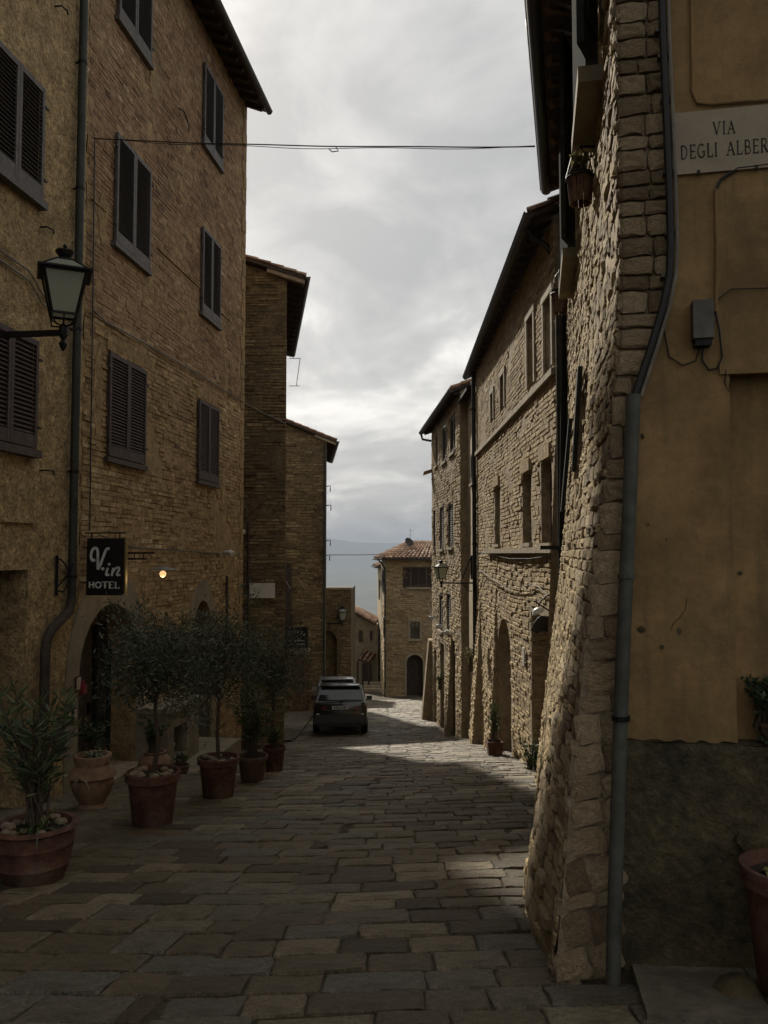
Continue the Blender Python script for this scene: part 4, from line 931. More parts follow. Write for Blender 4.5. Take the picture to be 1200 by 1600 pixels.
def build_conduits():
    T = thing('cable_conduit', 'black cable bundle dropping into a grey zinc pipe on the stone corner', 'conduit', RN.P(-.3, float(gz(1, 4.1)), .1))
    up = [RN.P(*RN.uv(px, py, .07), .07) for px, py in ((1032, -80), (1036, 60), (1041, 180), (1046, 300), (1048, 380), (1046, 430), (1036, 480), (1018, 540), (1000, 595), (992, 620))]
    MB().tube(up, .021, 8).build('cable_bundle', M['cable'], T, smooth=True)
    MB().tube([p + RN.u * .03 + RN.n * .012 for p in up], .009, 6).build('cable', M['cable_grey'], T, smooth=True)
    lo = [RN.P(*RN.uv(px, py, dd), dd) for px, py, dd in ((990, 617, .09), (983, 800, .1), (974, 1000, .12), (967, 1200, .15), (961, 1400, .19), (957, 1560, .23), (955, 1640, .25))]
    MB().tube(lo, .036, 12).build('zinc_pipe', M['zinc'], T, smooth=True)
    for px, py in ((1032, 50), (1037, 90), (1042, 156), (1046, 270), (1049, 366), (1042, 432)):
        c = RN.P(*RN.uv(px, py, .05), .05); MB().box(c, (.062, .05, .018), (RN.u, RN.n, V3(0, 0, 1))).build('cable_clip', M['zinc'], T)
    for px, py, dd in ((970, 1122, .137), (978.5, 900, .11)):
        c = RN.P(*RN.uv(px, py, dd), dd); MB().lathe(c, [(.045, -.012), (.045, .012)], 12).build('pipe_collar', M['zinc'] if py < 1000 else M['iron'], T)
    # plaque
    u0, zt = RN.uv(1049, 179, .03); zb = RN.uv(1049, 275, .03)[1]
    Pq = thing('street_name_plaque', 'pale stone street name plaque lettered VIA DEGLI ALBERTI on ochre wall', 'plaque', RN.P(u0 + .3, zb, .03))
    MB().fbox(RN, u0, u0 + .72, zb, zt, .022, .04).build('stone_panel', M['plaque'], Pq)
    for du in (.12, .4, .66): MB().fbox(RN, u0 + du, u0 + du + .012, zb - .012, zb + .012, .04, .05).build('iron_pin', M['iron'], Pq)
    def text(s, px, py, h, adv):
        u, z = RN.uv(px, py, .04); m = MB()
        for ch in s:
            if ch == ' ': u += adv * .62; continue
            u += serif(m, ch, lambda a, b, d, u=u: RN.P(u + a * h * .69, z + b * h, .0402 + d), .0018) * h * .69 + adv * .11
        m.build('lettering', M['letter'], Pq, kind='stuff', fixn=False)
    text('VIA', 1114, 211, .066, .07); text('DEGLI ALBERTI', 1063, 249, .07, .058)
    # junction box and wiring on the ochre wall
    B = thing('junction_box', 'small grey junction box with looping cables on ochre wall', 'box', RN.P(*RN.uv(1093, 545), .03))
    a, b = RN.uv(1077, 478), RN.uv(1110, 545); MB().fbox(RN, a[0], b[0], b[1] + .035, a[1], .024, .1).build('box_body', M['grey_box'], B)
    MB().fbox(RN, a[0] + .01, b[0] - .01, b[1], b[1] + .034, .024, .085).build('box_base', M['iron'], B)
    def loop(pts, r, mt, nm='cable'): MB().tube([RN.P(*RN.uv(px, py), .034) for px, py in pts], r, 6).build(nm, M[mt], B, smooth=True)
    loop([(1040, 480), (1036, 520), (1044, 560), (1065, 573), (1085, 566), (1092, 545)], .004, 'cable')
    loop([(1097, 545), (1095, 565), (1105, 580), (1118, 578), (1126, 560), (1122, 520), (1116, 490)], .005, 'cable')
    loop([(1116, 300), (1118, 400), (1116, 490)], .009, 'ochre', 'conduit'); loop([(1200, 262), (1150, 268), (1124, 285), (1116, 302)], .008, 'cable', 'conduit')
    loop([(1078, -30), (1080, 150), (1088, 166), (1110, 168), (1160, 164), (1230, 160)], .008, 'ochre', 'conduit'); loop([(1240, 452), (1140, 455), (1120, 470), (1112, 500)], .003, 'cable')
    loop([(1132, 580), (1130, 600), (1136, 614), (1139, 596)], .003, 'cable')

# ------------------------------------------------------------------ lettering as raised strokes
def ribbon(m, pts, w, fn, t, lift=0.0):
    pts = [np.asarray(p, float) for p in pts]; n = len(pts); L = []; R = []
    for i, p in enumerate(pts):
        d0 = pts[i] - pts[i - 1] if i else pts[1] - pts[0]; d1 = pts[i + 1] - pts[i] if i < n - 1 else d0
        d0 = d0 / np.linalg.norm(d0); d1 = d1 / np.linalg.norm(d1); nn = np.array([-(d0 + d1)[1], (d0 + d1)[0]]); nn /= (np.linalg.norm(nn) + 1e-9)
        k = min(1.8, 1 / max(.3, nn @ np.array([-d0[1], d0[0]]))); L.append(p + nn * w / 2 * k); R.append(p - nn * w / 2 * k)
    vs = [fn(a[0], a[1], t + lift) for a in L] + [fn(a[0], a[1], t + lift) for a in R] + [fn(a[0], a[1], 0) for a in L] + [fn(a[0], a[1], 0) for a in R]
    fs = []
    for i in range(n - 1):
        fs += [(i, i + 1, n + i + 1, n + i), (i, 2 * n + i, 2 * n + i + 1, i + 1), (n + i, n + i + 1, 3 * n + i + 1, 3 * n + i)]
    fs += [(0, n, 3 * n, 2 * n), (n - 1, 3 * n - 1, 4 * n - 1, 2 * n - 1)]
    m.add(vs, fs)
def arc(cx, cy, rx, ry, a0, a1, n=10): return [(cx + rx * math.cos(math.radians(a0 + (a1 - a0) * i / n)), cy + ry * math.sin(math.radians(a0 + (a1 - a0) * i / n))) for i in range(n + 1)]
T_, S_ = .13, .07
GLY = {
 'V': (.84, [([(.1, 1), (.42, 0)], T_), ([(.74, 1), (.42, 0)], S_)], [(.1, 1), (.74, 1)]),
 'I': (.36, [([(.18, 0), (.18, 1)], T_)], [(.18, 0), (.18, 1)]),
 'A': (.84, [([(.1, 0), (.42, 1)], S_), ([(.74, 0), (.42, 1)], T_), ([(.22, .36), (.62, .36)], S_ * .8)], [(.1, 0), (.74, 0)]),
 'D': (.8, [([(.16, 0), (.16, 1)], T_), ([(.1, 1), (.3, 1)] + arc(.32, .5, .36, .5, 90, -90) + [(.1, 0)], S_ * 1.2)], []),
 'E': (.66, [([(.16, 0), (.16, 1)], T_), ([(.06, 1), (.58, 1), (.58, .86)], S_), ([(.16, .52), (.46, .52)], S_), ([(.06, 0), (.6, 0), (.6, .16)], S_)], [(.46, .52)]),
 'G': (.82, [(arc(.44, .5, .36, .5, 50, 330, 14), T_ * .8), ([(.52, .44), (.8, .44)], S_), ([(.7, .44), (.7, .08)], T_)], []),
 'L': (.64, [([(.16, 0), (.16, 1)], T_), ([(.06, 0), (.6, 0), (.6, .2)], S_)], [(.16, 1)]),
 'B': (.7, [([(.16, 0), (.16, 1)], T_), ([(.08, 1), (.34, 1)] + arc(.36, .76, .2, .24, 90, -90, 8) + [(.2, .52)], S_ * 1.1), ([(.2, .5), (.38, .5)] + arc(.4, .26, .24, .26, 90, -90, 8) + [(.08, 0)], S_ * 1.1)], []),
 'R': (.76, [([(.16, 0), (.16, 1)], T_), ([(.08, 1), (.36, 1)] + arc(.38, .75, .22, .25, 90, -90, 8) + [(.2, .5)], S_ * 1.1), ([(.38, .49), (.7, 0)], T_)], [(.16, 0), (.7, 0)]),
 'T': (.74, [([(.37, 0), (.37, 1)], T_), ([(.06, .84), (.06, 1), (.68, 1), (.68, .84)], S_)], [(.37, 0)]),
 'H': (.84, [([(.16, 0), (.16, 1)], T_), ([(.68, 0), (.68, 1)], T_), ([(.16, .52), (.68, .52)], T_ * .9)], []),
 'O': (.9, [(arc(.45, .5, .36, .43, 90, 449, 22), T_)], []),
}
def serif(m, ch, fn, t, serifs=True, wk=1.0):
    w, st, se = GLY[ch]
    for i, (p, th) in enumerate(st): ribbon(m, p, th * wk, fn, t, i * .00015)
    if serifs:
        for j, (x, y) in enumerate(se): ribbon(m, [(x - .13, y), (x + .13, y)], .05, fn, t, .0006 + j * .00012)
    return w
build_conduits()

# ------------------------------------------------------------------ houses down the right side
def build_right_row():
    H = thing('brick_house', 'long buff brick house with deep eave and string course, right side of street', 'house', (2.5, 15.5, float(gz(2.4, 15.5))))
    U1 = 9.5; TOP = 6.3; W_ = lambda px0, px1, yt, yb: (lambda a, b: dict(u0=min(a[0], R1.pu(px1, yt)), u1=max(a[0], R1.pu(px1, yt)), z0=b[1], z1=a[1]))(R1.uv(px0, yt), R1.uv(px0, yb))
    up = [dict(W_(863, 851, 456, 572), depth=.16), dict(W_(835, 825, 487, 598), depth=.18), dict(W_(789, 783, 582, 636), depth=.1), dict(W_(772, 768, 612, 655), depth=.1)]
    lo = [dict(W_(862, 845, 714, 848), depth=.2), dict(W_(830, 816, 735, 848), depth=.25), dict(W_(781, 773, 758, 850), depth=.2)]
    door = dict(u0=.12, u1=R1.pu(829), z0=-2.4, z1=R1.uv(829, 955)[1], depth=1.0)
    arch = dict(u0=R1.pu(797), u1=R1.pu(777), z0=-3.2, z1=R1.uv(786, 966)[1], arch=1, depth=.7, rise=.7)
    holes = up + lo + [door, arch]; m = MB(); d8 = lambda u, z: .01 * patchy(u, z, 2.0, 4)
    wall_sheet(m, R1, 0, U1, -4, TOP, holes, .35, d8)
    m.quad(*[R1.P(0, z, d) for z, d in ((-3, 0), (TOP, 0), (TOP, -.4), (-3, -.4))]); m.quad(*[R1.P(U1, z, d) for z, d in ((-4, 0), (TOP, 0), (TOP, -7), (-4, -7))])
    m.build('wall', M['mortar_r'], H)
    zs = R1.uv(868, 585)[1]
    bricks(R1, 0, U1, zs + .1, TOP, .075, .2, .3, .010, .008, .004, holes, base=.42, ph=1, seed=31, mask=lambda u, z: patchy(u, z, .9, 2) > -.6).build('bricks', M['brick_r'], H, kind='stuff')
    bricks(R1, 0, U1, 1.6, zs, .075, .18, .3, .011, .010, .0055, holes, base=.58, ph=3, seed=32, keep=.97).build('bricks', M['brick_r'], H, kind='stuff')
    bricks(R1, 0, U1, -3.4, 1.58, .08, .15, .33, .012, .013, .008, holes, base=.52, ph=6, seed=33, keep=.95, bev=.01, wave=.03).build('bricks', M['brick_r'], H, kind='stuff')
    MB().fbox(R1, 0, U1, zs, zs + .09, 0, .07).build('string_course', M['stone_pale'], H)
    zl = R1.uv(868, 864)[1]; MB().fbox(R1, .1, 7.2, zl, zl + .09, 0, .09).build('ledge', M['stone_pale'], H)
    for i, h in enumerate(up):
        if i == 0: window(H, R1, h['u0'], h['u1'], h['z0'], h['z1'], -.05, M['white_pl'], 1, 3, .05)
        elif i == 1: window(H, R1, h['u0'], h['u1'], h['z0'], h['z1'], -.1, M['stone_pale'], 1, 1, .05)
        else: MB().fbox(R1, h['u0'], h['u1'], h['z0'], h['z1'], -.09, -.05).build('blind_panel', M['mortar_r'], H)
        for e in (h['u0'] - .09, h['u1']): MB().fbox(R1, e, e + .09, h['z0'], h['z1'], -.01, .035).build('jamb_stone', M['stone_pale'], H)
        MB().fbox(R1, h['u0'] - .12, h['u1'] + .12, h['z1'], h['z1'] + .1, -.01, .04).build('lintel', M['stone_pale'], H)
    for h in lo:
        window(H, R1, h['u0'], h['u1'], h['z0'], h['z1'], -.14, M['wood'], 1, 2); sill(H, R1, h['u0'] - .06, h['u1'] + .06, h['z0'] - .06, h['z0'], .06, M['stone_pale'], -.1)
        n = 7
        for i in range(n):
            c = h['u0'] + (h['u1'] - h['u0']) * (i + .5) / n; MB().fbox(R1, c - (h['u1'] - h['u0']) / n * .44, c + (h['u1'] - h['u0']) / n * .44, h['z1'] + .01, h['z1'] + .2 + .03 * math.sin(math.pi * (i + .5) / n), -.01, .045).build('arch_brick', M['brick_r'], H)
    zd = float(gz(2.4, 12)); plank_door(H, R1, dict(u0=door['u0'], u1=door['u1'], z0=zd - .1, z1=door['z1']), -.9, M['wood'], 6)
    F3 = Frame(R1.P(door['u1'], 0), (1, 0)); F3.n = V3(0, -1, 0)        # brick lining of the far jamb
    bricks(F3, .02, .95, zd - .4, door['z1'] - .02, .08, .18, .3, .014, .01, .006, base=.3, seed=35).build('bricks', M['brick_r'], H, kind='stuff')
    za = float(gz(2.4, 16)); plank_door(H, R1, dict(u0=arch['u0'], u1=arch['u1'], z0=za - .1, z1=arch['z1']), -.62, M['wood'], 5)
    # battered piers
    def pier(fr, u0, u1, ztop, proud, seed, par=H):
        p0 = fr.P((u0 + u1) / 2, 0); zg = float(gz(p0[0], p0[1])) - .4
        fl = lambda u, z: proud * np.clip((ztop - np.asarray(z, float)) / (ztop - zg), 0, 1) ** 1.1
        g = Frame(fr.o[:2] + fr.u[:2] * u0, fr.u[:2], left=True, flare=fl); g.n = fr.n; m = MB(); wall_sheet(m, g, 0, u1 - u0, zg, ztop, [], .3)
        zz = np.linspace(zg, ztop, 8)
        for u in (0, u1 - u0):
            for a, b in zip(zz[:-1], zz[1:]): m.quad(g.P(u, a), g.P(u, b), fr.P(u0 + u, b, -.02), fr.P(u0 + u, a, -.02))
        o = m.build('battered_pier', M['mortar_r'], par)
        bricks(g, 0, u1 - u0, zg + .2, ztop, .095, .14, .32, .014, .015, .009, base=.55, seed=seed, bev=.012).build('bricks', M['brick_r'], o, kind='stuff')
    pier(R1, arch['u1'] + .12, arch['u1'] + 1.1, R1.uv(772, 915)[1], .18, 41); pier(R1, 8.75, 9.48, R1.uv(752, 935)[1], .26, 42)
    # eave
    g0, g1 = at(830, 332, 10.9), V3(2.0, 21.2, 0); g0[0] = 2.08; g1[0] = 2.24; g1[2] = g0[2]; m = MB(); wt = g0[2] + .13
    slab(m, [g0, g1, V3(6, 21.2, wt + 1.5), V3(6, 10.9, wt + 1.5)], .07); roof = m.build('roof', M['wood'], H)
    tile_roof(roof, g0 + V3(-.03, 0, .02), g1 + V3(-.03, 0, .02), V3(4.4, 21.2, wt + .93), V3(4.4, 10.9, wt + .93), seed=14)
    for i in range(26): y = 11 + i * .39; MB().bar(V3(2.12 + .0155 * (y - 10.9), y, g0[2] - .1), V3(2.45, y, wt - .05), .09, .1).build('rafter', M['wood'], roof)
    gutter(H, [g0 + V3(-.06, -.05, -.02), g1 + V3(-.06, 0, -.02)], .075)
    MB().tube([g0 + V3(-.04, .35, -.08), g0 + V3(.05, .35, -.22), g0 + V3(.24, .3, -.36), g0 + V3(.3, .3, -.46)], .045, 8).build('gutter_bend', M['pipe'], H, smooth=True)
    # cables sagging across the front
    for pts in (((868, 868), (835, 873), (800, 873), (752, 862)), ((866, 935), (850, 918), (838, 912), (820, 918), (800, 922), (775, 905), (752, 890))):
        MB().tube([R1.P(*R1.uv(px, py), .05 + .02 * (i % 2)) for i, (px, py) in enumerate(pts)], .008, 6).build('facade_cable', M['cable_grey'] if pts[0][1] > 900 else M['cable'], H)
    u, z = R1.uv(822, 1012); MB().fbox(R1, R1.pu(823, 1012), R1.pu(820.5, 1012), R1.uv(822, 1040)[1], z, .03, .05).build('small_plaque', M['white_plaque'], H)

    # pale plastered bay with a blind arch panel over its door
    K = thing('plastered_house', 'narrow pale plastered house with tall arched panel beside the drainpipe', 'house', (2.4, 21.7, float(gz(2.4, 21.7))))
    Q = Frame((2.42, 20.4), (0, 1), left=True); m = MB(); dq = dict(u0=.45, u1=1.9, z0=-4.6, z1=Q.uv(733, 1008)[1], depth=.6)
    ws = [dict(u0=.75, u1=1.65, z0=Q.uv(735, 758)[1], z1=Q.uv(735, 712)[1], depth=.15), dict(u0=.7, u1=1.5, z0=Q.uv(735, 640)[1], z1=Q.uv(735, 600)[1], depth=.15)]
    wall_sheet(m, Q, 0, 2.62, -5, 6.1, [dq] + ws, .4, lambda u, z: .006 * patchy(u, z, 3)); m.build('wall', M['pale_plaster'], K)
    for h in ws: shutters(K, Q, h['u0'], h['u1'], h['z0'], h['z1'], -.02, M['shut_brown'], hinge=False); sill(K, Q, h['u0'] - .06, h['u1'] + .06, h['z0'] - .07, h['z0'], .07, M['stone_pale'])
    plank_door(K, Q, dict(u0=dq['u0'], u1=dq['u1'], z0=float(gz(2.4, 21.5)), z1=dq['z1']), -.5, M['wood'], 4)
    hp = dict(u0=.35, u1=2.0, z0=dq['z1'], z1=Q.uv(733, 890)[1], rise=.8); pp = [(hp['u0'], hp['z0'])] + arch_pts(hp, 12) + [(hp['u1'], hp['z0'])]
    MB().prism(pp, 0, .05, lambda u, z, d: Q.P(u, z, d)).build('arched_panel', M['pale_plaster'], K)
    m = MB(); slab(m, [V3(2.2, 21.2, 6.05), V3(2.12, 23, 6.0), V3(5, 23, 7.2), V3(5, 21.2, 7.2)], .08); m.build('roof', M['wood'], K)

    # the stone house beyond, three storeys, battered foot
    L = thing('stone_house', 'three storey stone house with dark eave at the bend on the right', 'house', (2.0, 27, float(gz(2, 27))))
    U2 = 7.71; T2 = 6.45
    w2 = lambda px0, px1, yt, yb: dict(u0=R2.pu(px0, yt), u1=R2.pu(px1, yt), z0=R2.uv((px0 + px1) / 2, yb)[1], z1=R2.uv((px0 + px1) / 2, yt)[1], depth=.16)
    hs = [w2(711, 703, 650, 708), w2(697.5, 691, 667, 722), w2(684, 680.5, 680, 728), w2(708, 700, 788, 855), w2(693.5, 687, 792, 858), w2(680.5, 677, 797, 860), w2(704.5, 698, 928, 985), w2(692, 686.5, 930, 985)]
    dr = [dict(w2(711, 703, 1000, 1160), depth=.5), dict(w2(694, 688, 1005, 1150), depth=.5), dict(w2(682, 678.5, 1015, 1140), depth=.4)]
    m = MB(); wall_sheet(m, R2, 0, U2, -6.5, T2, hs + dr, .4, lambda u, z: .015 * patchy(u, z, 2.2, 8))
    m.quad(*[R2.P(0, z, d) for z, d in ((-5, 0), (T2, 0), (T2, -.5), (-5, -.5))]); m.quad(*[R2.P(U2, z, d) for z, d in ((-6.5, 0), (T2, 0), (T2, -7), (-6.5, -7))]); m.build('wall', M['mortar_r'], L)
    bricks(R2, 0, U2, -5.2, T2, .095, .15, .38, .015, .014, .009, hs + dr, base=.5, ph=4, seed=51, keep=.94, bev=.012, wave=.03, mask=lambda u, z: patchy(u, z, .8, 6) > -.7).build('stones', M['brick_r'], L, kind='stuff')
    for i, h in enumerate(hs):
        shutters(L, R2, h['u0'], h['u1'], h['z0'], h['z1'], -.08, M['shut_brown'], hinge=False, pitch=.07); sill(L, R2, h['u0'] - .06, h['u1'] + .06, h['z0'] - .08, h['z0'], .07, M['stone_pale'], -.1)
    for h in dr: plank_door(L, R2, dict(h, z0=float(gz(2, 27)) - 1.0), -.4, M['wood'], 3, handle=False)
    pier(R2, 2.0, 2.5, -.4, .22, 55, L)
    e = at(656, 1113, 30.9); bt = MB(); zt = at(668, 1000, 30.9)[2]; zg = float(gz(1.8, 30.9)) - .3
    c = [V3(1.42, 30.75, zg), V3(1.9, 30.75, zg), V3(1.9, 31.6, zg), V3(1.42, 31.6, zg), V3(1.72, 30.76, zt), V3(1.9, 30.76, zt), V3(1.9, 31.5, zt), V3(1.72, 31.5, zt)]
    bt.add(c, [(0, 1, 5, 4), (1, 2, 6, 5), (2, 3, 7, 6), (3, 0, 4, 7), (4, 5, 6, 7)]); bt.build('end_buttress', M['mortar_r'], L)
    g0, g1 = V3(2.0, 22.9, T2 - .1), V3(1.5, 31.2, T2 - .1); m = MB(); slab(m, [g0, g1, g1 + V3(4, 0, 1.6), g0 + V3(4, 0, 1.6)], .08); roof = m.build('roof', M['wood'], L)
    tile_roof(roof, g0 + V3(-.03, 0, .02), g1 + V3(-.03, 0, .02), g1 + V3(2.4, 0, .98), g0 + V3(2.4, 0, .98), seed=16)
    for i in range(16): q = g0 + (g1 - g0) * (i + .3) / 16; MB().bar(q + V3(.04, 0, -.11), q + V3(.42, 0, .02), .1, .11).build('rafter', M['wood'], roof)
    gutter(L, [g0 + V3(-.06, 0, -.02), g1 + V3(-.06, 0, -.02)], .075)
    MB().tube([g1 + V3(-.05, -.2, -.1), g1 + V3(0, -.2, -.3), g1 + V3(.35, -.15, -.36)], .045, 8).build('gutter_bend', M['pipe'], L, smooth=True)
    MB().prism([(0, 0), (.55, .18), (.55, .26), (0, .08)], 0, .8, lambda a, b, d: V3(1.52 + a, 30.4 + d, at(668, 740, 30.4)[2] + b)).build('little_canopy', M['tile'], L)
build_right_row()

def build_right_pipes():
    T = thing('downpipe', 'thick black downpipe between the rough stone house and the brick house', 'downpipe', (2.38, 10.8, float(gz(2.2, 10.8))))
    a = at(876, 500, 10.62); b = at(871, 945, 10.62); b[0] = a[0]
    MB().tube([a + V3(0, 0, .05), b], .072, 12).build('pipe', M['pipe'], T, smooth=True)
    MB().tube([at(887, 100, 10.7), at(878, 300, 10.7), at(876, 500, 10.66)], .035, 10).build('upper_pipe', M['pipe'], T, smooth=True)
    for px, o in ((884, .0), (880, .04)):
        MB().tube([at(px + 6, 90, 10.6 - o), at(px, 330, 10.6 - o), at(px - 1, 520, 10.55 - o), at(px - 6, 900, 10.55 - o)], .014, 6).build('cable', M['cable'], T)
    for py in (520, 640, 760, 880): p = at(875.5, py, 10.62); p[0] = a[0]; MB().lathe(p, [(.072, -.02), (.072, .02)], 12).build('pipe_clamp', M['iron'], T)
    T = thing('downpipe', 'slim dark downpipe between brick house and pale plastered house', 'downpipe', (2.32, 20.4, float(gz(2.3, 20.4))))
    a = at(751, 570, 20.35); b = at(748, 1120, 20.35); b[0] = a[0] = 2.3; b[2] = float(gz(2.3, 20.4)); MB().tube([a, b], .055, 10).build('pipe', M['pipe'], T, smooth=True)
    for py in (640, 760, 850): z = at(750, py, 20.35)[2]; MB().lathe((2.3, 20.35, z), [(.065, -.02), (.065, .02)], 10).build('pipe_clamp', M['iron'], T)
    T = thing('drain_elbow', 'S shaped black drain pipe under the eave of the corner house', 'pipe', at(845, 90, 8.4))
    pts = [at(826, 30, 8.0), at(830, 70, 8.0), at(840, 88, 8.05), at(868, 102, 8.3), at(884, 110, 9.2), at(887, 130, 10.2)]
    MB().tube(pts, .035, 10).build('pipe', M['pipe'], T, smooth=True)
build_right_pipes()

# ------------------------------------------------------------------ houses at the foot of the street
def build_far():
    Y = 50.0; F = Frame(((603 - CX) / FPX * Y, Y), (1, 0)); F.n = V3(0, -1, 0)
    H = thing('tiled_house', 'house with terracotta roof and arched door facing up the street', 'house', (1.4, Y, float(gz(1.4, Y))))
    zt = at(640, 874, Y)[2]; zg = -9.0; w = 3.3
    win = dict(u0=F.pu(641), u1=F.pu(655.5), z0=F.uv(648, 998)[1], z1=F.uv(648, 971)[1], depth=.2); wu = dict(u0=F.pu(642), u1=F.pu(666), z0=F.uv(648, 917)[1], z1=F.uv(648, 886)[1], depth=.15)
    door = dict(u0=F.pu(635), u1=F.pu(660.5), z0=zg, z1=F.uv(648, 1023)[1], arch=1, rise=.5, depth=.4)
    S = Frame(((603 - CX) / FPX * Y, Y), (-.055, 1), left=True); sw = [dict(u0=.7, u1=1.6, z0=zt - 2.2, z1=zt - .7, depth=.1), dict(u0=2.6, u1=3.4, z0=zt - 2.2, z1=zt - .7, depth=.1), dict(u0=1.2, u1=2.0, z0=zt - 5, z1=zt - 3.7, depth=.1)]
    m = MB(); wall_sheet(m, F, 0, w, zg, zt, [win, wu, door], .6, lambda u, z: .015 * patchy(u, z, 1.8)); wall_sheet(m, S, 0, 5.5, zg - 1, zt, sw, .6, lambda u, z: .01 * patchy(u, z, 2)); m.build('wall', M['mortar_r'], H)
    bricks(F, 0, w, -8, zt - .05, .13, .2, .5, .02, .02, .014, [win, wu, door], base=.38, seed=61, keep=.9, bev=.014, mask=lambda u, z: patchy(u, z, .9, 2) > -.5).build('stones', M['brick_r'], H, kind='stuff')
    bricks(S, 0, 5.5, -8.5, zt - 3.0, .13, .2, .5, .02, .016, .012, sw, base=.5, seed=62, keep=.9, bev=.014).build('stones', M['brick_r'], H, kind='stuff')
    window(H, F, win['u0'], win['u1'], win['z0'], win['z1'], -.12, M['wood'], 1, 1)
    for q in (dict(win), dict(door, z0=-7.2)):
        for e in (q['u0'] - .12, q['u1']): MB().fbox(F, e, e + .12, q['z0'], q['z1'] - q.get('rise', 0), -.01, .05).build('jamb_stone', M['stone_pale'], H)
    MB().fbox(F, win['u0'] - .12, win['u1'] + .12, win['z1'], win['z1'] + .14, -.01, .05).build('lintel', M['stone_pale'], H); sill(H, F, win['u0'] - .2, win['u1'] + .2, win['z0'] - .14, win['z0'], .12, M['stone_pale'])
    pa = arch_pts(door, 12); c = (door['u0'] + door['u1']) / 2; m = MB()
    for i in range(12):
        (a, b), (e, f) = pa[i], pa[i + 1]; k = 1.24; zs = door['z1'] - .5
        m = MB().prism([(a, b), (e, f), (c + (e - c) * k, zs + (f - zs) * 1.3), (c + (a - c) * k, zs + (b - zs) * 1.3)], -.01, .05, lambda u, z, d: F.P(u, z, d)); m.build('arch_stone', M['stone_pale'], H)
    plank_door(H, F, dict(u0=door['u0'], u1=door['u1'], z0=float(gz(1.9, Y)), z1=door['z1']), -.35, M['wood'], 5)
    shutters(H, F, wu['u0'], wu['u1'], wu['z0'], wu['z1'], -.03, M['shut_brown'], hinge=False, pitch=.08)
    for a, b in ((wu['u0'] - .5, wu['u0'] - .02), (wu['u1'] + .02, wu['u1'] + .5)): shutters(H, F, a, b, wu['z0'], wu['z1'], .03, M['shut_brown'], 1, .08, False)
    sill(H, F, wu['u0'] - .3, wu['u1'] + .3, wu['z0'] - .14, wu['z0'] - .01, .14, M['stone_pale'])
    for h in sw: shutters(H, S, h['u0'], h['u1'], h['z0'], h['z1'], .02, M['shut_brown'], hinge=False, pitch=.1)
    x0 = F.o[0]; a = V3(x0 - .45, Y - .45, zt + .05); b = V3(x0 + w + .3, Y - .45, zt + .05); m = MB(); c_, d_ = V3(x0 + w + .3, Y + 3.2, zt + 1.15), V3(x0 + 1.6, Y + 3.2, zt + 1.15)
    e_ = V3(x0 - .8, Y + 5.5, zt + .05); slab(m, [a, b, c_, d_], .08); slab(m, [a + V3(0, 0, -.003), d_, V3(x0 + 1.4, Y + 5.5, zt + 1.1), e_], .08); roof = m.build('roof', M['wood'], H)
    tile_roof(roof, a, b, c_, d_, .07, .26, .45, 18); tile_roof(roof, e_, a, d_, V3(x0 + 1.4, Y + 5.5, zt + 1.1), .07, .26, .45, 19)
    gutter(H, [a + V3(-.05, 0, -.04), e_ + V3(-.05, 0, -.04)], .08); MB().tube([a + V3(.0, .2, -.1), a + V3(.2, .3, -.3), V3(x0 - .06, Y + .3, zt - .6), V3(x0 - .06, Y + .3, -7.4)], .05, 8).build('downpipe', M['pipe'], H)
    D = thing('satellite_dish', 'round satellite dish and aerial standing on the tiled roof', 'satellite dish', at(638, 857, 52))
    s = MB(); ax = np.array([V3(.8, .6, 0), V3(-.3, .4, .87), V3(.5, -.69, .5)]); ax = [k / np.linalg.norm(k) for k in ax]; c = at(638.5, 848, 52)
    s.lathe(c, [(.02, 0), (.15, .01), (.27, .045), (.33, .08), (.33, .09), (.26, .055), (.02, .02)], 18, ax=(ax[0], np.cross(ax[2], ax[0]), ax[2])); s.build('dish', M['pipe'], D, smooth=True)
    MB().tube([at(638, 862, 52), c], .025, 8).build('mast', M['iron'], D); MB().tube([c, c + V3(-.3, -.25, .02)], .014, 6).build('receiver_arm', M['iron'], D)
    s = MB(); t = at(641, 826, 52); s.tube([at(641, 850, 52), t], .015, 6); s.tube([t + V3(-.12, 0, -.1), t + V3(.25, 0, -.1)], .01, 5)
    for k in (0, .1, .2): s.tube([t + V3(k, -.12, -.1), t + V3(k, .12, -.1)], .008, 5)
    s.build('aerial', M['cable_grey'], D)
    # next house down with its own gutter
    K = thing('plastered_house', 'pale plastered house end glimpsed beyond the tiled house', 'house', (-.4, 57, float(gz(-.4, 57))))
    Q = Frame(((596.5 - CX) / FPX * 56, 56), (-.06, 1), left=True); zq = at(592, 886, 57)[2]; m = MB(); wall_sheet(m, Q, 0, 6, -11, zq, [], 1.0)
    m.quad(*[Q.P(0, z, d) for z, d in ((-11, 0), (zq, 0), (zq, -2), (-11, -2))]); m.build('wall', M['pale_plaster'], K)
    shutters(K, Q, .6, 1.6, zq - 2.3, zq - .9, .1, M['shut_dark'], hinge=False, pitch=.1)
    g0 = Q.P(-.3, zq + .05, .35); g1 = Q.P(6, zq + .05, .35); m = MB(); slab(m, [g0, g1, g1 + V3(2.5, 0, .8), g0 + V3(2.5, 0, .8)], .1); rf = m.build('roof', M['wood'], K)
    tile_roof(rf, g0, g1, g1 + V3(2.5, 0, .8), g0 + V3(2.5, 0, .8), .07, .26, .45, 20); gutter(K, [g0 + V3(-.06, 0, -.03), g1 + V3(-.06, 0, -.03)], .09)
    # low house with a tiled porch on the left
    Y = 58.0; E = thing('cottage', 'low cottage with tiled roof and small tiled porch behind the parked car', 'house', (-1.5, Y, float(gz(-1.5, Y))))
    P = lambda px, py, y=Y: at(px, py, y); m = MB()
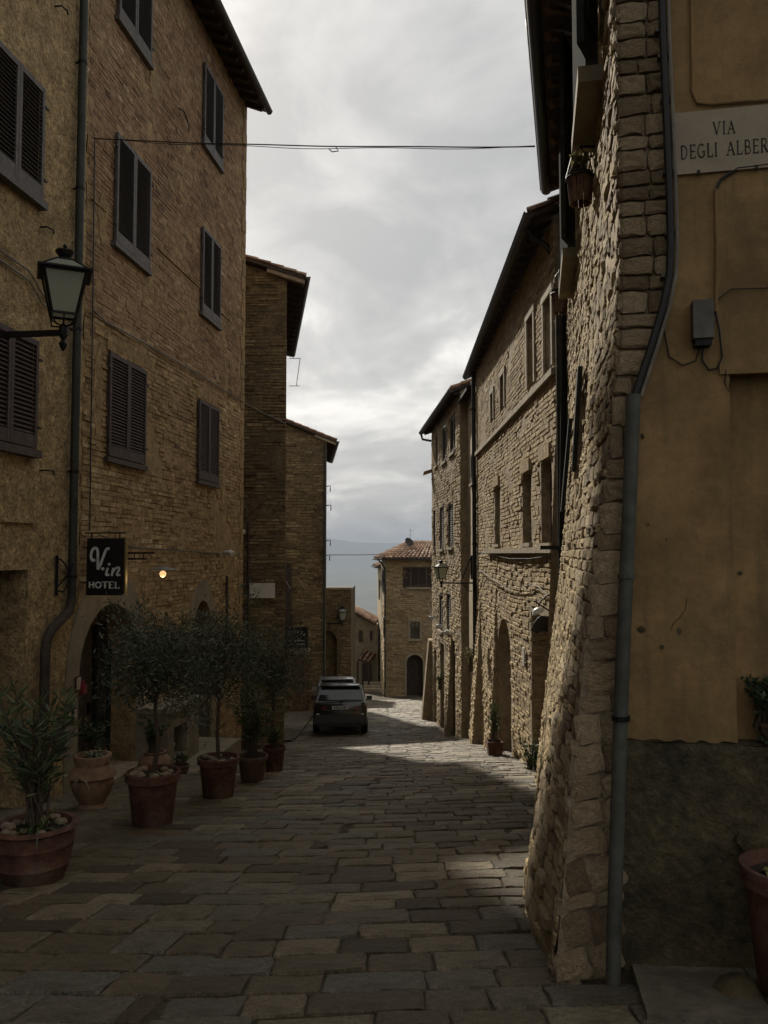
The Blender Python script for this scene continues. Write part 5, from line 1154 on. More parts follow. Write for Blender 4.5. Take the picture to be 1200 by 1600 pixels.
    pl = [P(549, 957), P(585, 977), P(591, 974), P(591, 1085), P(549, 1085)]; n = len(pl); bk = [q + V3(-.3, 5, 0) for q in pl]
    m.add(pl + bk, [tuple(range(n))] + [(i, (i + 1) % n, n + (i + 1) % n, n + i) for i in range(n)]); m.build('wall', M['grey_plaster'], E)
    r = [P(547, 953, 57.6), P(585, 975, 57.6), P(592.5, 966, 62), P(549, 944.5, 64)]; m = MB(); slab(m, r, .1); rf = m.build('roof', M['wood'], E)
    tile_roof(rf, r[1], r[2], r[3], r[0], .075, .3, .5, 22)
    FE = Frame((0, Y), (1, 0)); FE.n = V3(0, -1, 0)
    for px0, px1, y0, y1 in ((560.5, 566.5, 985, 1003), (578, 582, 985, 1000)):
        window(E, FE, FE.pu(px0), FE.pu(px1), FE.uv(px0, y1)[1], FE.uv(px0, y0)[1], .06, M['wood'], 1, 1)
    MB().fbox(FE, FE.pu(566), FE.pu(580), FE.uv(570, 1078)[1], FE.uv(570, 1036)[1], .02, .08).build('door', M['wood'], E)
    r = [P(557.5, 1034, 56.6), P(562, 1036, 56.6), P(590, 1024, 57.4), P(584, 1016, 57.9)]
    r = [P(558, 1030, 56.4), P(577, 1036, 56.4), P(588, 1022, 57.95), P(568, 1016, 57.95)]; m = MB(); slab(m, r, .07); pr = m.build('porch_roof', M['wood'], E); tile_roof(pr, *r, .06, .24, .4, 23)
    for px in (559, 576): MB().bar(P(px, 1033, 56.5), P(px, 1080, 56.5), .14).build('porch_post', M['wood'], E)
    for i in range(3): q = P(583, 1078 - i * 5, 56 + i * .4); MB().box(q, (1.3, .5, .2)).build('step', M['stone_pale'], E)
    # arched wall closing the street on the left
    Y = 45.0; FD = Frame((0, Y), (1, 0)); FD.n = V3(0, -1, 0); D = thing('arched_wall', 'high stone wall with blocked arch behind the parked car', 'wall', (-2.6, Y, float(gz(-2.6, Y))))
    ar = dict(u0=FD.pu(488), u1=FD.pu(527), z0=-8, z1=FD.uv(508, 984)[1], arch=1, rise=.7, depth=.35); zt = FD.uv(530, 921)[1]
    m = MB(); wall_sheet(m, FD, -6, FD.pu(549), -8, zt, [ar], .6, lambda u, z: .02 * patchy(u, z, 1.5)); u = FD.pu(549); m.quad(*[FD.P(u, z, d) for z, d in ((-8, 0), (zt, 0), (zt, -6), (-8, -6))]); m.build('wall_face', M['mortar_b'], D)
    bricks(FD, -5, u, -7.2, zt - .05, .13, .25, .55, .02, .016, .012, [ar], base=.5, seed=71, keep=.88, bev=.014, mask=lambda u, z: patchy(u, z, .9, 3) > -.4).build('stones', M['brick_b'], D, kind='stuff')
    MB().fbox(FD, -6, u + .05, zt, zt + .12, -.4, .06).build('coping', M['stone_pale'], D)
build_far()
# ------------------------------------------------------------------ street lamps
def lantern(label, root, out, arm, s, rot, drop=.0, group='wall lanterns'):
    T = thing('street_lamp', label, 'lamp', root, group=group); out = np.asarray(out, float); up = V3(0, 0, 1); e = root + out * arm
    m = MB(); m.bar(root, e + out * .05 * s, .05 * s, .06 * s); m.tube([root - up * .35 * s, root + up * .25 * s], .03 * s, 8)
    m.tube([root + out * .06 - up * .34 * s] + [root + out * (.06 + .45 * s * t) - up * s * (.34 - .30 * t + .05 * math.sin(6 * t)) for t in np.linspace(.15, 1, 8)], .018 * s, 6)
    sc = []
    for t in np.linspace(0, 4.6 * math.pi / 2, 26): r = .11 * s * (1 - t / 9); sc.append(root + out * (.36 * s + r * math.cos(t)) + up * (-.14 * s + r * math.sin(t)))
    m.tube(sc, .014 * s, 6); m.build('bracket', M['iron'], T)
    m = MB(); m.lathe(e, [(.012 * s, -.2 * s), (.035 * s, -.16 * s), (.045 * s, -.12 * s), (.02 * s, -.08 * s), (.05 * s, -.03 * s), (.05 * s, .05 * s), (.03 * s, .09 * s)], 10); m.build('pendant', M['iron'], T, smooth=True)
    ax = np.array([[math.cos(rot), math.sin(rot), 0], [-math.sin(rot), math.cos(rot), 0], [0, 0, 1]])
    b0, b1, h0, h1 = .125 * s, .215 * s, .19 * s, .64 * s
    cor = lambda b, h: [e + ax[0] * b * i + ax[1] * b * j + up * h for i, j in ((-1, -1), (1, -1), (1, 1), (-1, 1))]
    lo, hi = cor(b0, h0), cor(b1, h1); m = MB()
    for k in range(4):
        m.bar(lo[k], hi[k], .026 * s); m.bar(lo[k], lo[(k + 1) % 4], .024 * s); m.bar(hi[k], hi[(k + 1) % 4], .03 * s)
        m.tube([e + up * .06 * s, e + (lo[k] - e) * V3(.95, .95, 0) + up * .09 * s, lo[k] * V3(1, 1, 0) + V3(0, 0, e[2] + .15 * s), lo[k]], .01 * s, 6)
        c = (lo[k] + lo[(k + 1) % 4]) / 2; m.tube([e + up * .06 * s, e + (c - e) * V3(.6, .6, 0) + up * .1 * s, c], .008 * s, 5)
    q = cor(.275 * s, .655 * s); m.box(e + up * .655 * s, (.55 * s, .55 * s, .02 * s), ax) ; m.build('cage', M['iron'], T)
    for k in range(4):
        a, b, c, d = lo[k], lo[(k + 1) % 4], hi[(k + 1) % 4], hi[k]; ctr = (a + b + c + d) / 4; f = .93
        MB().quad(*[ctr + (p - ctr) * f for p in (a, b, c, d)]).build('pane', M['lamp_glass'], T)
    r0, r1 = cor(.23 * s, .668 * s), cor(.085 * s, .79 * s); m = MB()
    for k in range(4): m.bar(r0[k], r1[k], .022 * s)
    m.box(e + up * .79 * s, (.19 * s, .19 * s, .02 * s), ax)
    m.lathe(e, [(.075 * s, .795 * s), (.055 * s, .83 * s), (.1 * s, .885 * s), (.1 * s, .905 * s), (.04 * s, .925 * s), (.012 * s, .935 * s), (.026 * s, .96 * s), (.008 * s, .985 * s)], 12); m.build('cap', M['iron'], T, smooth=True)
    for k in range(4):
        a, b, c, d = r0[k], r0[(k + 1) % 4], r1[(k + 1) % 4], r1[k]; ctr = (a + b + c + d) / 4
        MB().quad(*[ctr + (p - ctr) * .9 for p in (a, b, c, d)]).build('roof_pane', M['lamp_glass'], T)
    MB().sphere(e + up * .38 * s, .06 * s, sc=(1, 1, 1.5)).build('bulb', M['white_pl'], T, smooth=True)
    return T
e = at(99, 520, 8.6); L_ = 1.25
lantern('large black lantern on a scrolled arm at the rendered house', e - A.n * L_, A.n, L_, 1.0, math.radians(24))
e = at(689.5, 911, 20.2); e[1] = 20.2
lantern('small black lantern on a bracket by the slim downpipe', V3(2.28, 20.25, e[2]), V3(-1, 0, 0), 2.28 - e[0], .62, math.radians(20))
e = at(535, 974, 44.6)
lantern('distant lantern on the arched wall behind the car', e - V3(1.1, 0, 0), V3(1, 0, 0), 1.1, 1.0, math.radians(15))

# ------------------------------------------------------------------ signs
def build_signs():
    us, _ = A.uv(129, 880); d0 = .06; zt, zb = at(130, 841, A.P(us, 0)[1])[2], at(130, 930, A.P(us, 0)[1])[2]
    S = Frame(A.P(us, 0, 0)[:2], A.n[:2]); S.n = -A.u; w = .565; x0 = d0
    T = thing('hotel_sign', 'black hanging sign reading V.in HOTEL beside the tall downpipe', 'sign', A.P(us, zb, .3))
    MB().fbox(S, x0, x0 + w, zb, zt, -.06, .0).build('panel', M['sign_black'], T)
    MB().fbox(S, x0 + w, x0 + w + .022, zb, zt, -.058, -.002).build('panel_edge', M['sign_edge'], T)
    fx = lambda X: x0 + (X - 330) / 675 * w; fz = lambda Yp: zt - (Yp - 120) / 970 * (zt - zb)
    fn = lambda u, z, d: S.P(u, z, .0005 + d); k = w / 675; m = MB()
    def sm(p, n=5):
        p = [np.array(q, float) for q in p]; out = []
        for i in range(len(p) - 1):
            a, b, c, d = p[max(i - 1, 0)], p[i], p[i + 1], p[min(i + 2, len(p) - 1)]
            for t in np.linspace(0, 1, n, endpoint=False): out.append(.5 * ((2 * b) + (c - a) * t + (2 * a - 5 * b + 4 * c - d) * t * t + (3 * b - a - 3 * c + d) * t ** 3))
        return out + [p[-1]]
    st = [([(485, 485), (440, 500), (412, 450), (412, 380), (440, 310), (490, 285), (525, 330), (532, 440), (537, 655)], 46), ([(540, 652), (585, 560), (640, 410), (685, 310), (738, 295)], 44),
          ([(715, 625), (695, 690), (690, 740), (742, 742)], 38), ([(815, 625), (800, 690), (788, 762)], 36), ([(800, 700), (850, 635), (905, 618), (915, 655), (885, 715), (885, 745), (940, 742)], 36)]
    for i, (p, wd) in enumerate(st): ribbon(m, [(fx(a), fz(b)) for a, b in sm(p)], wd * k, fn, .004, i * .0003)
    for i, (a, b, r) in enumerate(((625, 640, 27), (738, 562, 24))): m.prism([(fx(a) + r * k * math.cos(t), fz(b) + r * k * math.sin(t)) for t in np.linspace(0, 2 * math.pi, 14, endpoint=False)], 0, .0045, fn)
    x = 372
    for i, ch in enumerate('HOTEL'):
        wd = {'H': 112, 'O': 118, 'T': 110, 'E': 100, 'L': 92}[ch]; gw = GLY[ch][0]
        serif(m, ch, lambda a, b, d, x=x: fn(fx(x + a / gw * wd), fz(968 - b * 108), d), .004, False, 1.55 * 1.0); x += wd + 6
    m.build('lettering', M['sign_white'], T, kind='stuff', fixn=False)
    m = MB(); m.bar(S.P(-.02, zt + .075, -.03), S.P(x0 + w * 1.0, zt + .075, -.03), .02); m.bar(S.P(x0 + w * .85, zt + .075, -.03), S.P(x0 + w * .85, zt, -.03), .018); m.bar(S.P(x0 + w * .1, zt + .075, -.03), S.P(x0 + w * .1, zt, -.03), .018)
    for z in (zt - .14, zb + .18): m.bar(S.P(-.02, z, -.03), S.P(x0, z, -.03), .018)
    m.build('hanger', M['iron'], T)
    # scrolled iron bracket on the wall to the left of the pipe
    B = thing('iron_bracket', 'scrolled wrought iron bracket on the wall behind the tall downpipe', 'bracket', A.P(*A.uv(88, 930)))
    u, z1 = A.uv(86, 868); z0 = A.uv(86, 930)[1]; m = MB(); m.bar(A.P(u, z0, .03), A.P(u, z1, .03), .03)
    m.tube([A.P(u, z1 - .08, .03)] + [A.P(u + .02 + .07 * math.sin(t), (z0 + z1) / 2 + .22 * math.cos(t), .05 + .07 * math.sin(t) ** 2 + .02 * t) for t in np.linspace(0, 3.1, 10)] + [A.P(u, z0 + .06, .03)], .012, 6)
    m.tube([A.P(u, z0 + .1, .03), A.P(u, z0 + .3, .22), A.P(u, z1 - .1, .26)], .01, 6); m.build('scroll', M['iron'], B)
    # gooseneck lamp over the arch
    uu, zz = A.uv(163, 852); zz = at(240, 866, A.P(uu, 0)[1] - .1)[2] + .02; p = A.P(uu, zz, 0); ln = 1.0
    T = thing('arch_lamp', 'lit gooseneck wall lamp with flat shade above the arched doorway', 'lamp', p)
    P = lambda d, z: A.P(uu, zz + z, d); m = MB(); m.tube([P(0, .0), P(ln - .2, 0)], .014, 8); m.tube([P(0, -.09), P(ln - .33, -.09)], .012, 8)
    for k in range(4): m.tube([P(.2 + .14 * k, 0), P(.2 + .14 * k, -.09)], .008, 6)
    m.tube([P(ln - .2, 0)] + [P(ln - .2 + .13 * math.sin(t), -.13 + .13 * math.cos(t)) for t in np.linspace(0, 1.57, 7)] + [P(ln - .07, -.2)], .014, 8); m.build('arm', M['iron'], T, smooth=True)
    c = P(ln - .07, -.24); MB().lathe(c, [(.02, .05), (.05, .035), (.19, .0), (.2, -.012), (.18, -.008), (.03, .015)], 24).build('shade', M['cable_grey'], T, smooth=True)
    MB().sphere(c + V3(0, 0, -.075), .05, 14, 10).build('bulb', emis('warm_bulb', (1.0, .62, .28), .8), T, smooth=True)
    l = bpy.data.lights.new('bulb_light', 'POINT'); l.energy = 2.2; l.color = (1, .7, .36); l.shadow_soft_size = .05; lo = bpy.data.objects.new('bulb_light', l); COL.objects.link(lo); lo.location = tuple(c + V3(0, 0, -.15))
    # red box by the entrance
    u, z = A.uv(120, 1070); T = thing('alarm_box', 'small red box on the wall at the hotel entrance', 'box', A.P(u, z, .05)); MB().fbox(A, u, u + .1, z - .13, z, .02, .1).build('box_body', M['red'], T); MB().tube([A.P(u + .05, z + .0, .06), A.P(u + .05, z + .05, .06)], .03, 8).build('box_top', M['red'], T)
    # workshop sign
    Y = 35.2; a, b = at(445.5, 980, Y), at(481, 1013, Y); T = thing('workshop_sign', 'dark hanging board with arched ATELIER lettering above the workshop door', 'sign', (a + b) / 2)
    F = Frame((a[0], Y), (1, 0)); F.n = V3(0, -1, 0); w, h = b[0] - a[0], a[2] - b[2]; MB().fbox(F, 0, w, b[2], a[2], -.04, 0).build('panel', M['sign_black'], T)
    m = MB(); word = 'ATELIER'
    for i, ch in enumerate(word):
        th = math.radians(90 + (3 - i) * 15); cx, cz = w * .5 + .42 * math.cos(th), b[2] + h * .28 + .42 * math.sin(th); ro = th - math.pi / 2; s = .115
        serif(m, ch, lambda p, q, d: F.P(cx + ((p - .35) * math.cos(ro) - q * math.sin(ro)) * s, cz + ((p - .35) * math.sin(ro) + q * math.cos(ro)) * s, .0005 + d), .003, False)
    for z, x0_, x1_, n, am in ((b[2] + h * .36, .14, .86, 26, .05), (b[2] + h * .2, .18, .84, 34, .025)):     # the two lines below are too small to read
        pts = [(w * (x0_ + (x1_ - x0_) * i / n), z + am * math.sin(i * 2.1) * (1 if i % 5 else .2)) for i in range(n + 1)]; ribbon(m, pts, .016, lambda u, v, d: F.P(u, v, .0005 + d), .003)
    m.build('lettering', M['sign_white'], T, kind='stuff', fixn=False)
    m = MB(); m.bar(F.P(-.1, a[2] + .18, -.02), F.P(w * .8, a[2] + .18, -.02), .03); m.bar(F.P(w * .2, a[2] + .18, -.02), F.P(w * .2, a[2], -.02), .02); m.bar(F.P(w * .7, a[2] + .3, -.02), F.P(w * .7, a[2], -.02), .03); m.build('hanger', M['iron'], T)
    # wrought iron shop sign with dish lamp on the right
    Y = 11.3; c = at(848, 976, Y); T = thing('shop_sign', 'dark scalloped shop sign under a white dish lamp by the stone house', 'sign', c)
    pl = [at(px, py, Y) for px, py in ((829, 985), (834, 974), (840, 966), (846, 962), (856, 963), (864, 961), (864, 980), (860, 988), (848, 986), (838, 990))]; n = len(pl)
    MB().add(pl + [p + V3(0, .03, 0) for p in pl], [tuple(range(n)), tuple(range(2 * n - 1, n - 1, -1))] + [(i, n + i, n + (i + 1) % n, (i + 1) % n) for i in range(n)]).build('board', M['sign_black'], T)
    m = MB()
    for px0, py0 in ((838, 980), (848, 976), (856, 977)): m.tube([at(px0 + 3.5 * math.cos(t) * (1 - t / 9), py0 + 3 * math.sin(t) * (1 - t / 9), Y - .01) for t in np.linspace(0, 6, 14)], .006, 5)
    m.build('scrollwork', M['pipe_green'], T); m = MB(); m.tube([at(868, 930, Y), at(856, 930, Y), at(846, 938, Y), at(841, 948, Y)], .012, 6); m.tube([at(834, 939, Y), at(864, 958, Y)], .012, 6); m.build('arm', M['iron'], T, smooth=True)
    ax = [V3(.9, 0, .43), V3(0, 1, 0), V3(-.43, 0, .9)]; MB().lathe(at(840, 955, Y), [(.03, .05), (.07, .03), (.095, -.02), (.09, -.03), (.06, .01), (.01, .03)], 16, ax=ax).build('dish_shade', M['white_pl'], T, smooth=True)
build_signs()

def build_wires():
    T = thing('overhead_cable', 'thin cable strung across the street from hotel wall to corner house eave', 'cable', at(500, 230, 10))
    a = A.P(*A.uv(142, 217), .05); b = at(836, 229, 9.6); n = 24
    def cat(a, b, sag, ph, am): return [a + (b - a) * t - V3(0, 0, 1) * (sag * 4 * t * (1 - t)) + V3(0, 0, am * math.sin(t * 19 + ph)) for t in np.linspace(0, 1, n)]
    MB().tube(cat(a, b, .045, 0, .004), .008, 6).build('strand', M['cable'], T); MB().tube(cat(a, b, .075, 1, .012), .0045, 6).build('strand', M['cable'], T)
    p = at(525, 230, 9.9); MB().tube([p, p + V3(.03, 0, -.05), p + V3(-.05, 0, -.06), p + V3(-.09, 0, -.02)], .007, 6).build('loose_end', M['cable'], T)
    T = thing('overhead_cable', 'faint distant cable crossing the gap above the far houses', 'cable', at(550, 866, 40)); MB().tube([at(512, 867, 37), at(560, 867, 44), at(606, 866, 51)], .02, 5).build('strand', M['cable_grey'], T)
    # line of small white ornaments on the stone house at the bend
    T = thing('ornament_string', 'string of small white ornaments sagging across the far stone house', 'ornament', at(690, 975, 24))
    pts = [at(669, 940, 29), at(674, 962, 27.5), at(686, 975, 26), at(698, 985, 25), at(716, 992, 23.5)]; MB().tube(pts, .008, 5).build('cord', M['cable'], T)
    for i, p in enumerate(pts[1:-1]): MB().sphere(p - V3(0, 0, .08), .075, 8, 6, sc=(1.5, .6, 1)).build('ornament', M['white_pl'], T, smooth=True)
    # clothes-line bracket on the plastered house
    T = thing('drying_rack', 'iron drying bracket sticking out from the pale plastered house', 'bracket', at(735, 890, 21))
    m = MB(); a, b, c = at(722, 905, 21.2), at(737, 868, 21.2), at(737, 905, 21.2); m.tube([a, b], .02, 6); m.tube([b, c], .03, 6); m.build('bracket_arm', M['iron'], T)
    for k in range(3): MB().tube([at(738, 861 + k * 2, 21.2), at(770, 863 + k * 3, 18)], .008, 5).build('line', M['cable_grey'], T)
build_wires()

# ------------------------------------------------------------------ plants and pots
def leafset(m, C, D, l, w, rng, base=.5):
    n = len(C); D = D / np.linalg.norm(D, axis=1, keepdims=True); S = np.cross(D, rng.normal(0, 1, (n, 3))); S /= (np.linalg.norm(S, axis=1, keepdims=True) + 1e-9)
    L = l * rng.uniform(.7, 1.25, (n, 1)); Wd = w * rng.uniform(.8, 1.2, (n, 1)); Nn = np.cross(D, S)
    V = np.stack([C, C + D * L * .5 + S * Wd * .5 + Nn * Wd * .15, C + D * L, C + D * L * .5 - S * Wd * .5 + Nn * Wd * .15], 1).reshape(-1, 3)
    f = (np.arange(n)[:, None] * 4 + np.arange(4)[None]); m.add(V, f.tolist(), np.clip(base + rng.normal(0, .25, n), 0, 1))
def olive_tree(T, foot, top, ctr, rx, rz, seed, n=2600, leaf=.058):
    rng = np.random.default_rng(seed); foot, top, ctr = [np.asarray(k, float) for k in (foot, top, ctr)]
    mid = (foot + top) / 2 + V3(rng.normal(0, .03), rng.normal(0, .03), 0); MB().tube([foot, mid, top, ctr], [.028, .024, .021, .01], 8).build('trunk', M['bark'], T, smooth=True)
    k = 62; d = rng.normal(0, 1, (k, 3)); d /= np.linalg.norm(d, axis=1, keepdims=True); r = rng.random((k, 1)) ** .45; c = ctr + d * r * V3(rx, rx, rz) * rng.uniform(.7, 1.3, (k, 1)); c[:14] = ctr + (c[:14] - ctr) * 1.3
    m = MB()
    for i in range(0, k, 2): s = top + (ctr - top) * rng.uniform(0, .8); m.tube([s, (s + c[i]) / 2 + V3(0, 0, .04), c[i]], [.009, .006, .003], 5)
    m.build('branches', M['bark'], T, kind='stuff')
    idx = rng.integers(0, k, n); off = rng.normal(0, 1, (n, 3)) * V3(.085, .085, .085) * (rx / .55 + .3); C = c[idx] + off; D = (C - ctr) * .6 + rng.normal(0, .5, (n, 3)) + V3(0, 0, .25)
    m = MB(); leafset(m, C, D, leaf * 1.15, leaf * .3, rng, .5); m.build('crown', M['olive'], T, kind='stuff', fixn=False)
def oleander(T, base, h, spread, stems, seed, mt='oleander', leaf=.13, per=34, wk=.17):
    rng = np.random.default_rng(seed); base = np.asarray(base, float); m = MB(); C = []; D = []
    for i in range(stems):
        a = rng.uniform(0, 6.28); s = spread * rng.uniform(.2, 1); hh = h * rng.uniform(.6, 1.05); tip = base + V3(s * math.cos(a), s * math.sin(a), hh); b0 = base + V3(rng.normal(0, .04), rng.normal(0, .04), 0)
        mid = (b0 + tip) / 2 + V3(0, 0, .08) - V3(math.cos(a), math.sin(a), 0) * s * .18; m.tube([b0, mid, tip], [.011, .009, .004], 6)
        for j in range(per):
            t = rng.uniform(.28, 1); p = (1 - t) ** 2 * b0 + 2 * t * (1 - t) * mid + t * t * tip; q = rng.uniform(0, 6.28); C.append(p); D.append(V3(math.cos(q), math.sin(q), rng.uniform(.1, 1.1) + .5 * (t > .9)))
    m.build('stems', M['bark'], T, kind='stuff'); m = MB(); leafset(m, np.array(C), np.array(D), leaf, leaf * wk, rng, .45); m.build('foliage', M[mt], T, kind='stuff', fixn=False)
def strap_plant(T, base, n, ln, seed, mt='strap', wd=.022, droop=.9):
    rng = np.random.default_rng(seed); base = np.asarray(base, float); m = MB()
    for i in range(n):
        a = rng.uniform(0, 6.28); L = ln * rng.uniform(.6, 1.1); o = V3(math.cos(a), math.sin(a), 0); sd = V3(-o[1], o[0], 0); k = 6; vs = []
        up = rng.uniform(.5, 1.1); dr = droop * rng.uniform(.7, 1.3)
        for j in range(k):
            t = j / (k - 1); p = base + o * L * t * .75 + V3(0, 0, L * (up * t - dr * t * t)); w = wd * (1 - t ** 2) * .5 + .001; vs += [p + sd * w, p - sd * w]
        m.add(vs, [(2 * j, 2 * j + 1, 2 * j + 3, 2 * j + 2) for j in range(k - 1)], float(np.clip(rng.normal(.5, .25), 0, 1)))
    m.build('blades', M[mt], T, kind='stuff', fixn=False)
def pot(T, c, R, h, mt, style='flower', stones=0, seed=1, soil=True):
    rng = np.random.default_rng(seed); c = np.asarray(c, float); hr = .16 * h
    if style == 'flower': pr = [(R * .66, 0), (R * .7, h * .02), (R * .88, h - hr), (R * .9, h - hr * .98), (R * .99, h - hr * .9), (R * .97, h - hr * .5), (R * 1.0, h - .02), (R * .98, h), (R * .88, h), (R * .84, h - .06)]
    elif style == 'bowl': pr = [(R * .62, 0), (R * .7, .02), (R * .84, h * .3), (R * .88, h * .34), (R * .86, h * .38), (R * .94, h * .66), (R * .96, h * .68), (R * .93, h * .72), (R * .94, h - hr * .6), (R * 1.04, h - hr * .3), (R * 1.05, h - .02), (R * 1.0, h), (R * .88, h), (R * .84, h - .06)]
    elif style == 'urn': pr = [(R * .55, 0), (R * .6, .03), (R * .5, h * .12), (R * .75, h * .3), (R * .9, h * .5), (R * .82, h * .58), (R * 1.0, h * .62), (R * .95, h * .66), (R * .7, h * .82), (R * .78, h - .02), (R * .76, h), (R * .62, h), (R * .6, h - .06)]
    else: pr = [(R * .6, 0), (R * .8, h * .15), (R, h * .5), (R * .95, h * .75), (R * .65, h * .92), (R * .72, h), (R * .6, h), (R * .55, h - .05)]
    MB().lathe(c, pr, 28, wob=.004).build('pot', M[mt], T, smooth=True)
    if soil: rs = pr[-1][0] * 1.02; m = MB(); m.lathe(c, [(rs, h - .055), (rs * .6, h - .045), (.001, h - .04)], 20); m.build('soil', M['soil'], T, smooth=True)
    for i in range(stones):
        a = rng.uniform(0, 6.28); r = R * .76 * math.sqrt(rng.uniform(.15, 1)); s = rng.uniform(.025, .05)
        MB().sphere(c + V3(r * math.cos(a), r * math.sin(a), h - .035 + s * .3), s, 7, 5, sc=(1.2, .9, .7), jit=.08).build('pebble', M['pebble'], T)
GRP = 'potted plants along the hotel front'
def pw(px, Y): return px * Y / FPX
def potted(label, bx, by, rimpx, ytop, mt, style, stones, seed, d_up=0.0):
    c = ground_at(bx, by); Y = c[1]; R = pw(rimpx, Y) / 2; h = pw(by - ytop, Y) * .97
    c = c + V3(0, R * .55, 0); c[2] = gz(c[0], c[1]) - .01
    T = thing('potted_plant', label, 'potted plant', c, group=GRP); pot(T, c, R, h, mt, style, stones, seed)
    return T, c, R, h
def build_pots():
    T, c, R, h = potted('wide terracotta bowl pot with tall oleander and pale stones at the picture edge', 38, 1384, 125, 1292, 'terra', 'bowl', 13, 2)
    oleander(T, c + V3(0, 0, h - .05), pw(212, c[1]), .5, 22, 5, leaf=.14, per=30); strap_plant(T, c + V3(.05, -.05, h - .05), 22, .42, 6, 'oleander')
    T, c, R, h = potted('pale two-tier terracotta urn with spiky leaves between bowl pot and doorway', 136, 1266, 74, 1180, 'terra_pale', 'urn', 0, 3)
    strap_plant(T, c + V3(0, 0, h - .04), 30, .4, 7, droop=1.1)
    for k in range(6): strap_plant(T, c + V3(R * .95 * math.cos(k + 2.6), R * .95 * math.sin(k + 2.6), h * .62), 6, .22, 17 + k, droop=1.2) if k in (0, 1, 2) else None
    p = ground_at(133, 1230); p = p + V3(0, .3, 0); p[2] = gz(p[0], p[1]); T = thing('potted_plant', 'dark pot of bushy leaves beside the arched doorway, behind the urn', 'potted plant', p, group=GRP)
    R = .2; pot(T, p, R, .52, 'terra_dark', 'flower'); oleander(T, p + V3(0, 0, .48), .42, .28, 12, 9, 'herb', .09, 26, .3); strap_plant(T, p + V3(.05, 0, .5), 16, .55, 10)
    def tree(label, bx, by, rim, ytop, mt, stones, seed, cx, cy, rx, rz, sc=1.0):
        T, c, R, h = potted(label, bx, by, rim, ytop, mt, 'flower', stones, seed); Y = c[1]; k = at(cx, cy, Y); ctr = V3(k[0], Y, k[2]); tz = ctr[2] - pw(rz, Y) * .8
        olive_tree(T, c + V3(0, 0, h - .06), V3(c[0] * .6 + ctr[0] * .4, Y, tz), ctr, pw(rx, Y), pw(rz, Y), seed + 40, int(6000 * sc)); return T, c, R, h
    T, c, R, h = tree('terracotta pot with pebbles and slim olive tree nearest the doorway', 231, 1292, 86, 1207, 'terra', 12, 4, 246, 1042, 82, 84, 1.2)
    strap_plant(T, c + V3(.1, -.02, h - .04), 8, .22, 14, 'dry', .012)
    tree('red terracotta pot with pebbles and slim olive tree, middle of the row', 337, 1248, 66, 1183, 'terra', 12, 5, 342, 1032, 66, 80)
    T, c, R, h = potted('dark pot of oleander in the middle of the row', 392, 1222, 49, 1180, 'terra_dark', 'flower', 0, 6); oleander(T, c + V3(0, 0, h - .05), pw(105, c[1]), .36, 17, 19, leaf=.14, per=34)
    T, c, R, h = tree('small terracotta pot with dense dark olive tree farthest down the row', 427, 1206, 36, 1166, 'terra', 0, 7, 424, 1050, 54, 62, 1.0); oleander(T, c + V3(0, 0, h - .05), .38, .25, 8, 21, leaf=.12, per=22)
    p = ground_at(236, 1222) + V3(-.02, .25, 0); p[2] = gz(p[0], p[1]) + .02; T = thing('potted_plant', 'round pale jar with leafy bush behind the olive tree pot', 'potted plant', p, group=GRP)
    pot(T, p, .25, .42, 'terra_pale', 'jar'); oleander(T, p + V3(0, 0, .4), .5, .3, 14, 23, 'herb', .08, 34, .35)
    u, z = A.uv(283, 1176, .75); p = A.P(u, A.uv(300, 1183, .55)[1] + .0, .74); T = thing('potted_plant', 'small dark bowl with sparse plant on the stone ledge', 'potted plant', p, group=GRP); pot(T, p, .15, .15, 'terra_dark', 'bowl'); oleander(T, p + V3(0, 0, .12), .2, .12, 8, 25, 'herb', .05, 16, .4)
    # right foreground
    c = V3(1.84, 3.66, 0); c[2] = gz(c[0], c[1]) + .06; T = thing('potted_plant', 'terracotta pot holding a yellow leaf, cut by the right edge of the picture', 'potted plant', c); h = at(1146, 1360, 3.62)[2] - c[2]; pot(T, c, .235, h, 'terra', 'flower'); strap_plant(T, c + V3(-.1, .02, h - .03), 4, .12, 27, 'dry', .05, 1.3)
    un, zn = RN.uv(1138, 582); zp = RN.uv(1080, 1157)[1]; p = RN.P(un + .17, zp, -.03); T = thing('potted_plant', 'dark leafy plant trailing from the niche ledge in the ochre wall', 'potted plant', p); pot(T, p, .06, .1, 'terra_dark', 'flower'); oleander(T, p + V3(0, 0, .06), .24, .16, 22, 29, 'herb', .05, 40, .35)
    oleander(T, p + V3(.03, -.06, .04), -.2, .14, 9, 30, 'herb', .05, 30, .35)
    # planter in front of the arched opening of the brick house
    p = ground_at(773, 1180); p[2] = gz(p[0], p[1]); T = thing('potted_plant', 'square terracotta planter with small bush by the brick house arch', 'potted plant', p); w = pw(24, p[1]) / 2; hh = pw(22, p[1])
    pr = MB().add([p + V3(i * w * k, j * w * k, z) for z, k in ((0, .85), (hh, 1), (hh, .88), (hh - .05, .86)) for i, j in ((-1, -1), (1, -1), (1, 1), (-1, 1))], [(0, 1, 5, 4), (1, 2, 6, 5), (2, 3, 7, 6), (3, 0, 4, 7)] + [(4 + a, 4 + (a + 1) % 4, 8 + (a + 1) % 4, 8 + a) for a in range(4)] + [(8 + a, 8 + (a + 1) % 4, 12 + (a + 1) % 4, 12 + a) for a in range(4)] + [(12, 13, 14, 15)]); pr.build('pot', M['terra'], T)
    oleander(T, p + V3(0, 0, hh - .06), pw(62, p[1]), .16, 12, 31, 'herb', .07, 22, .35)
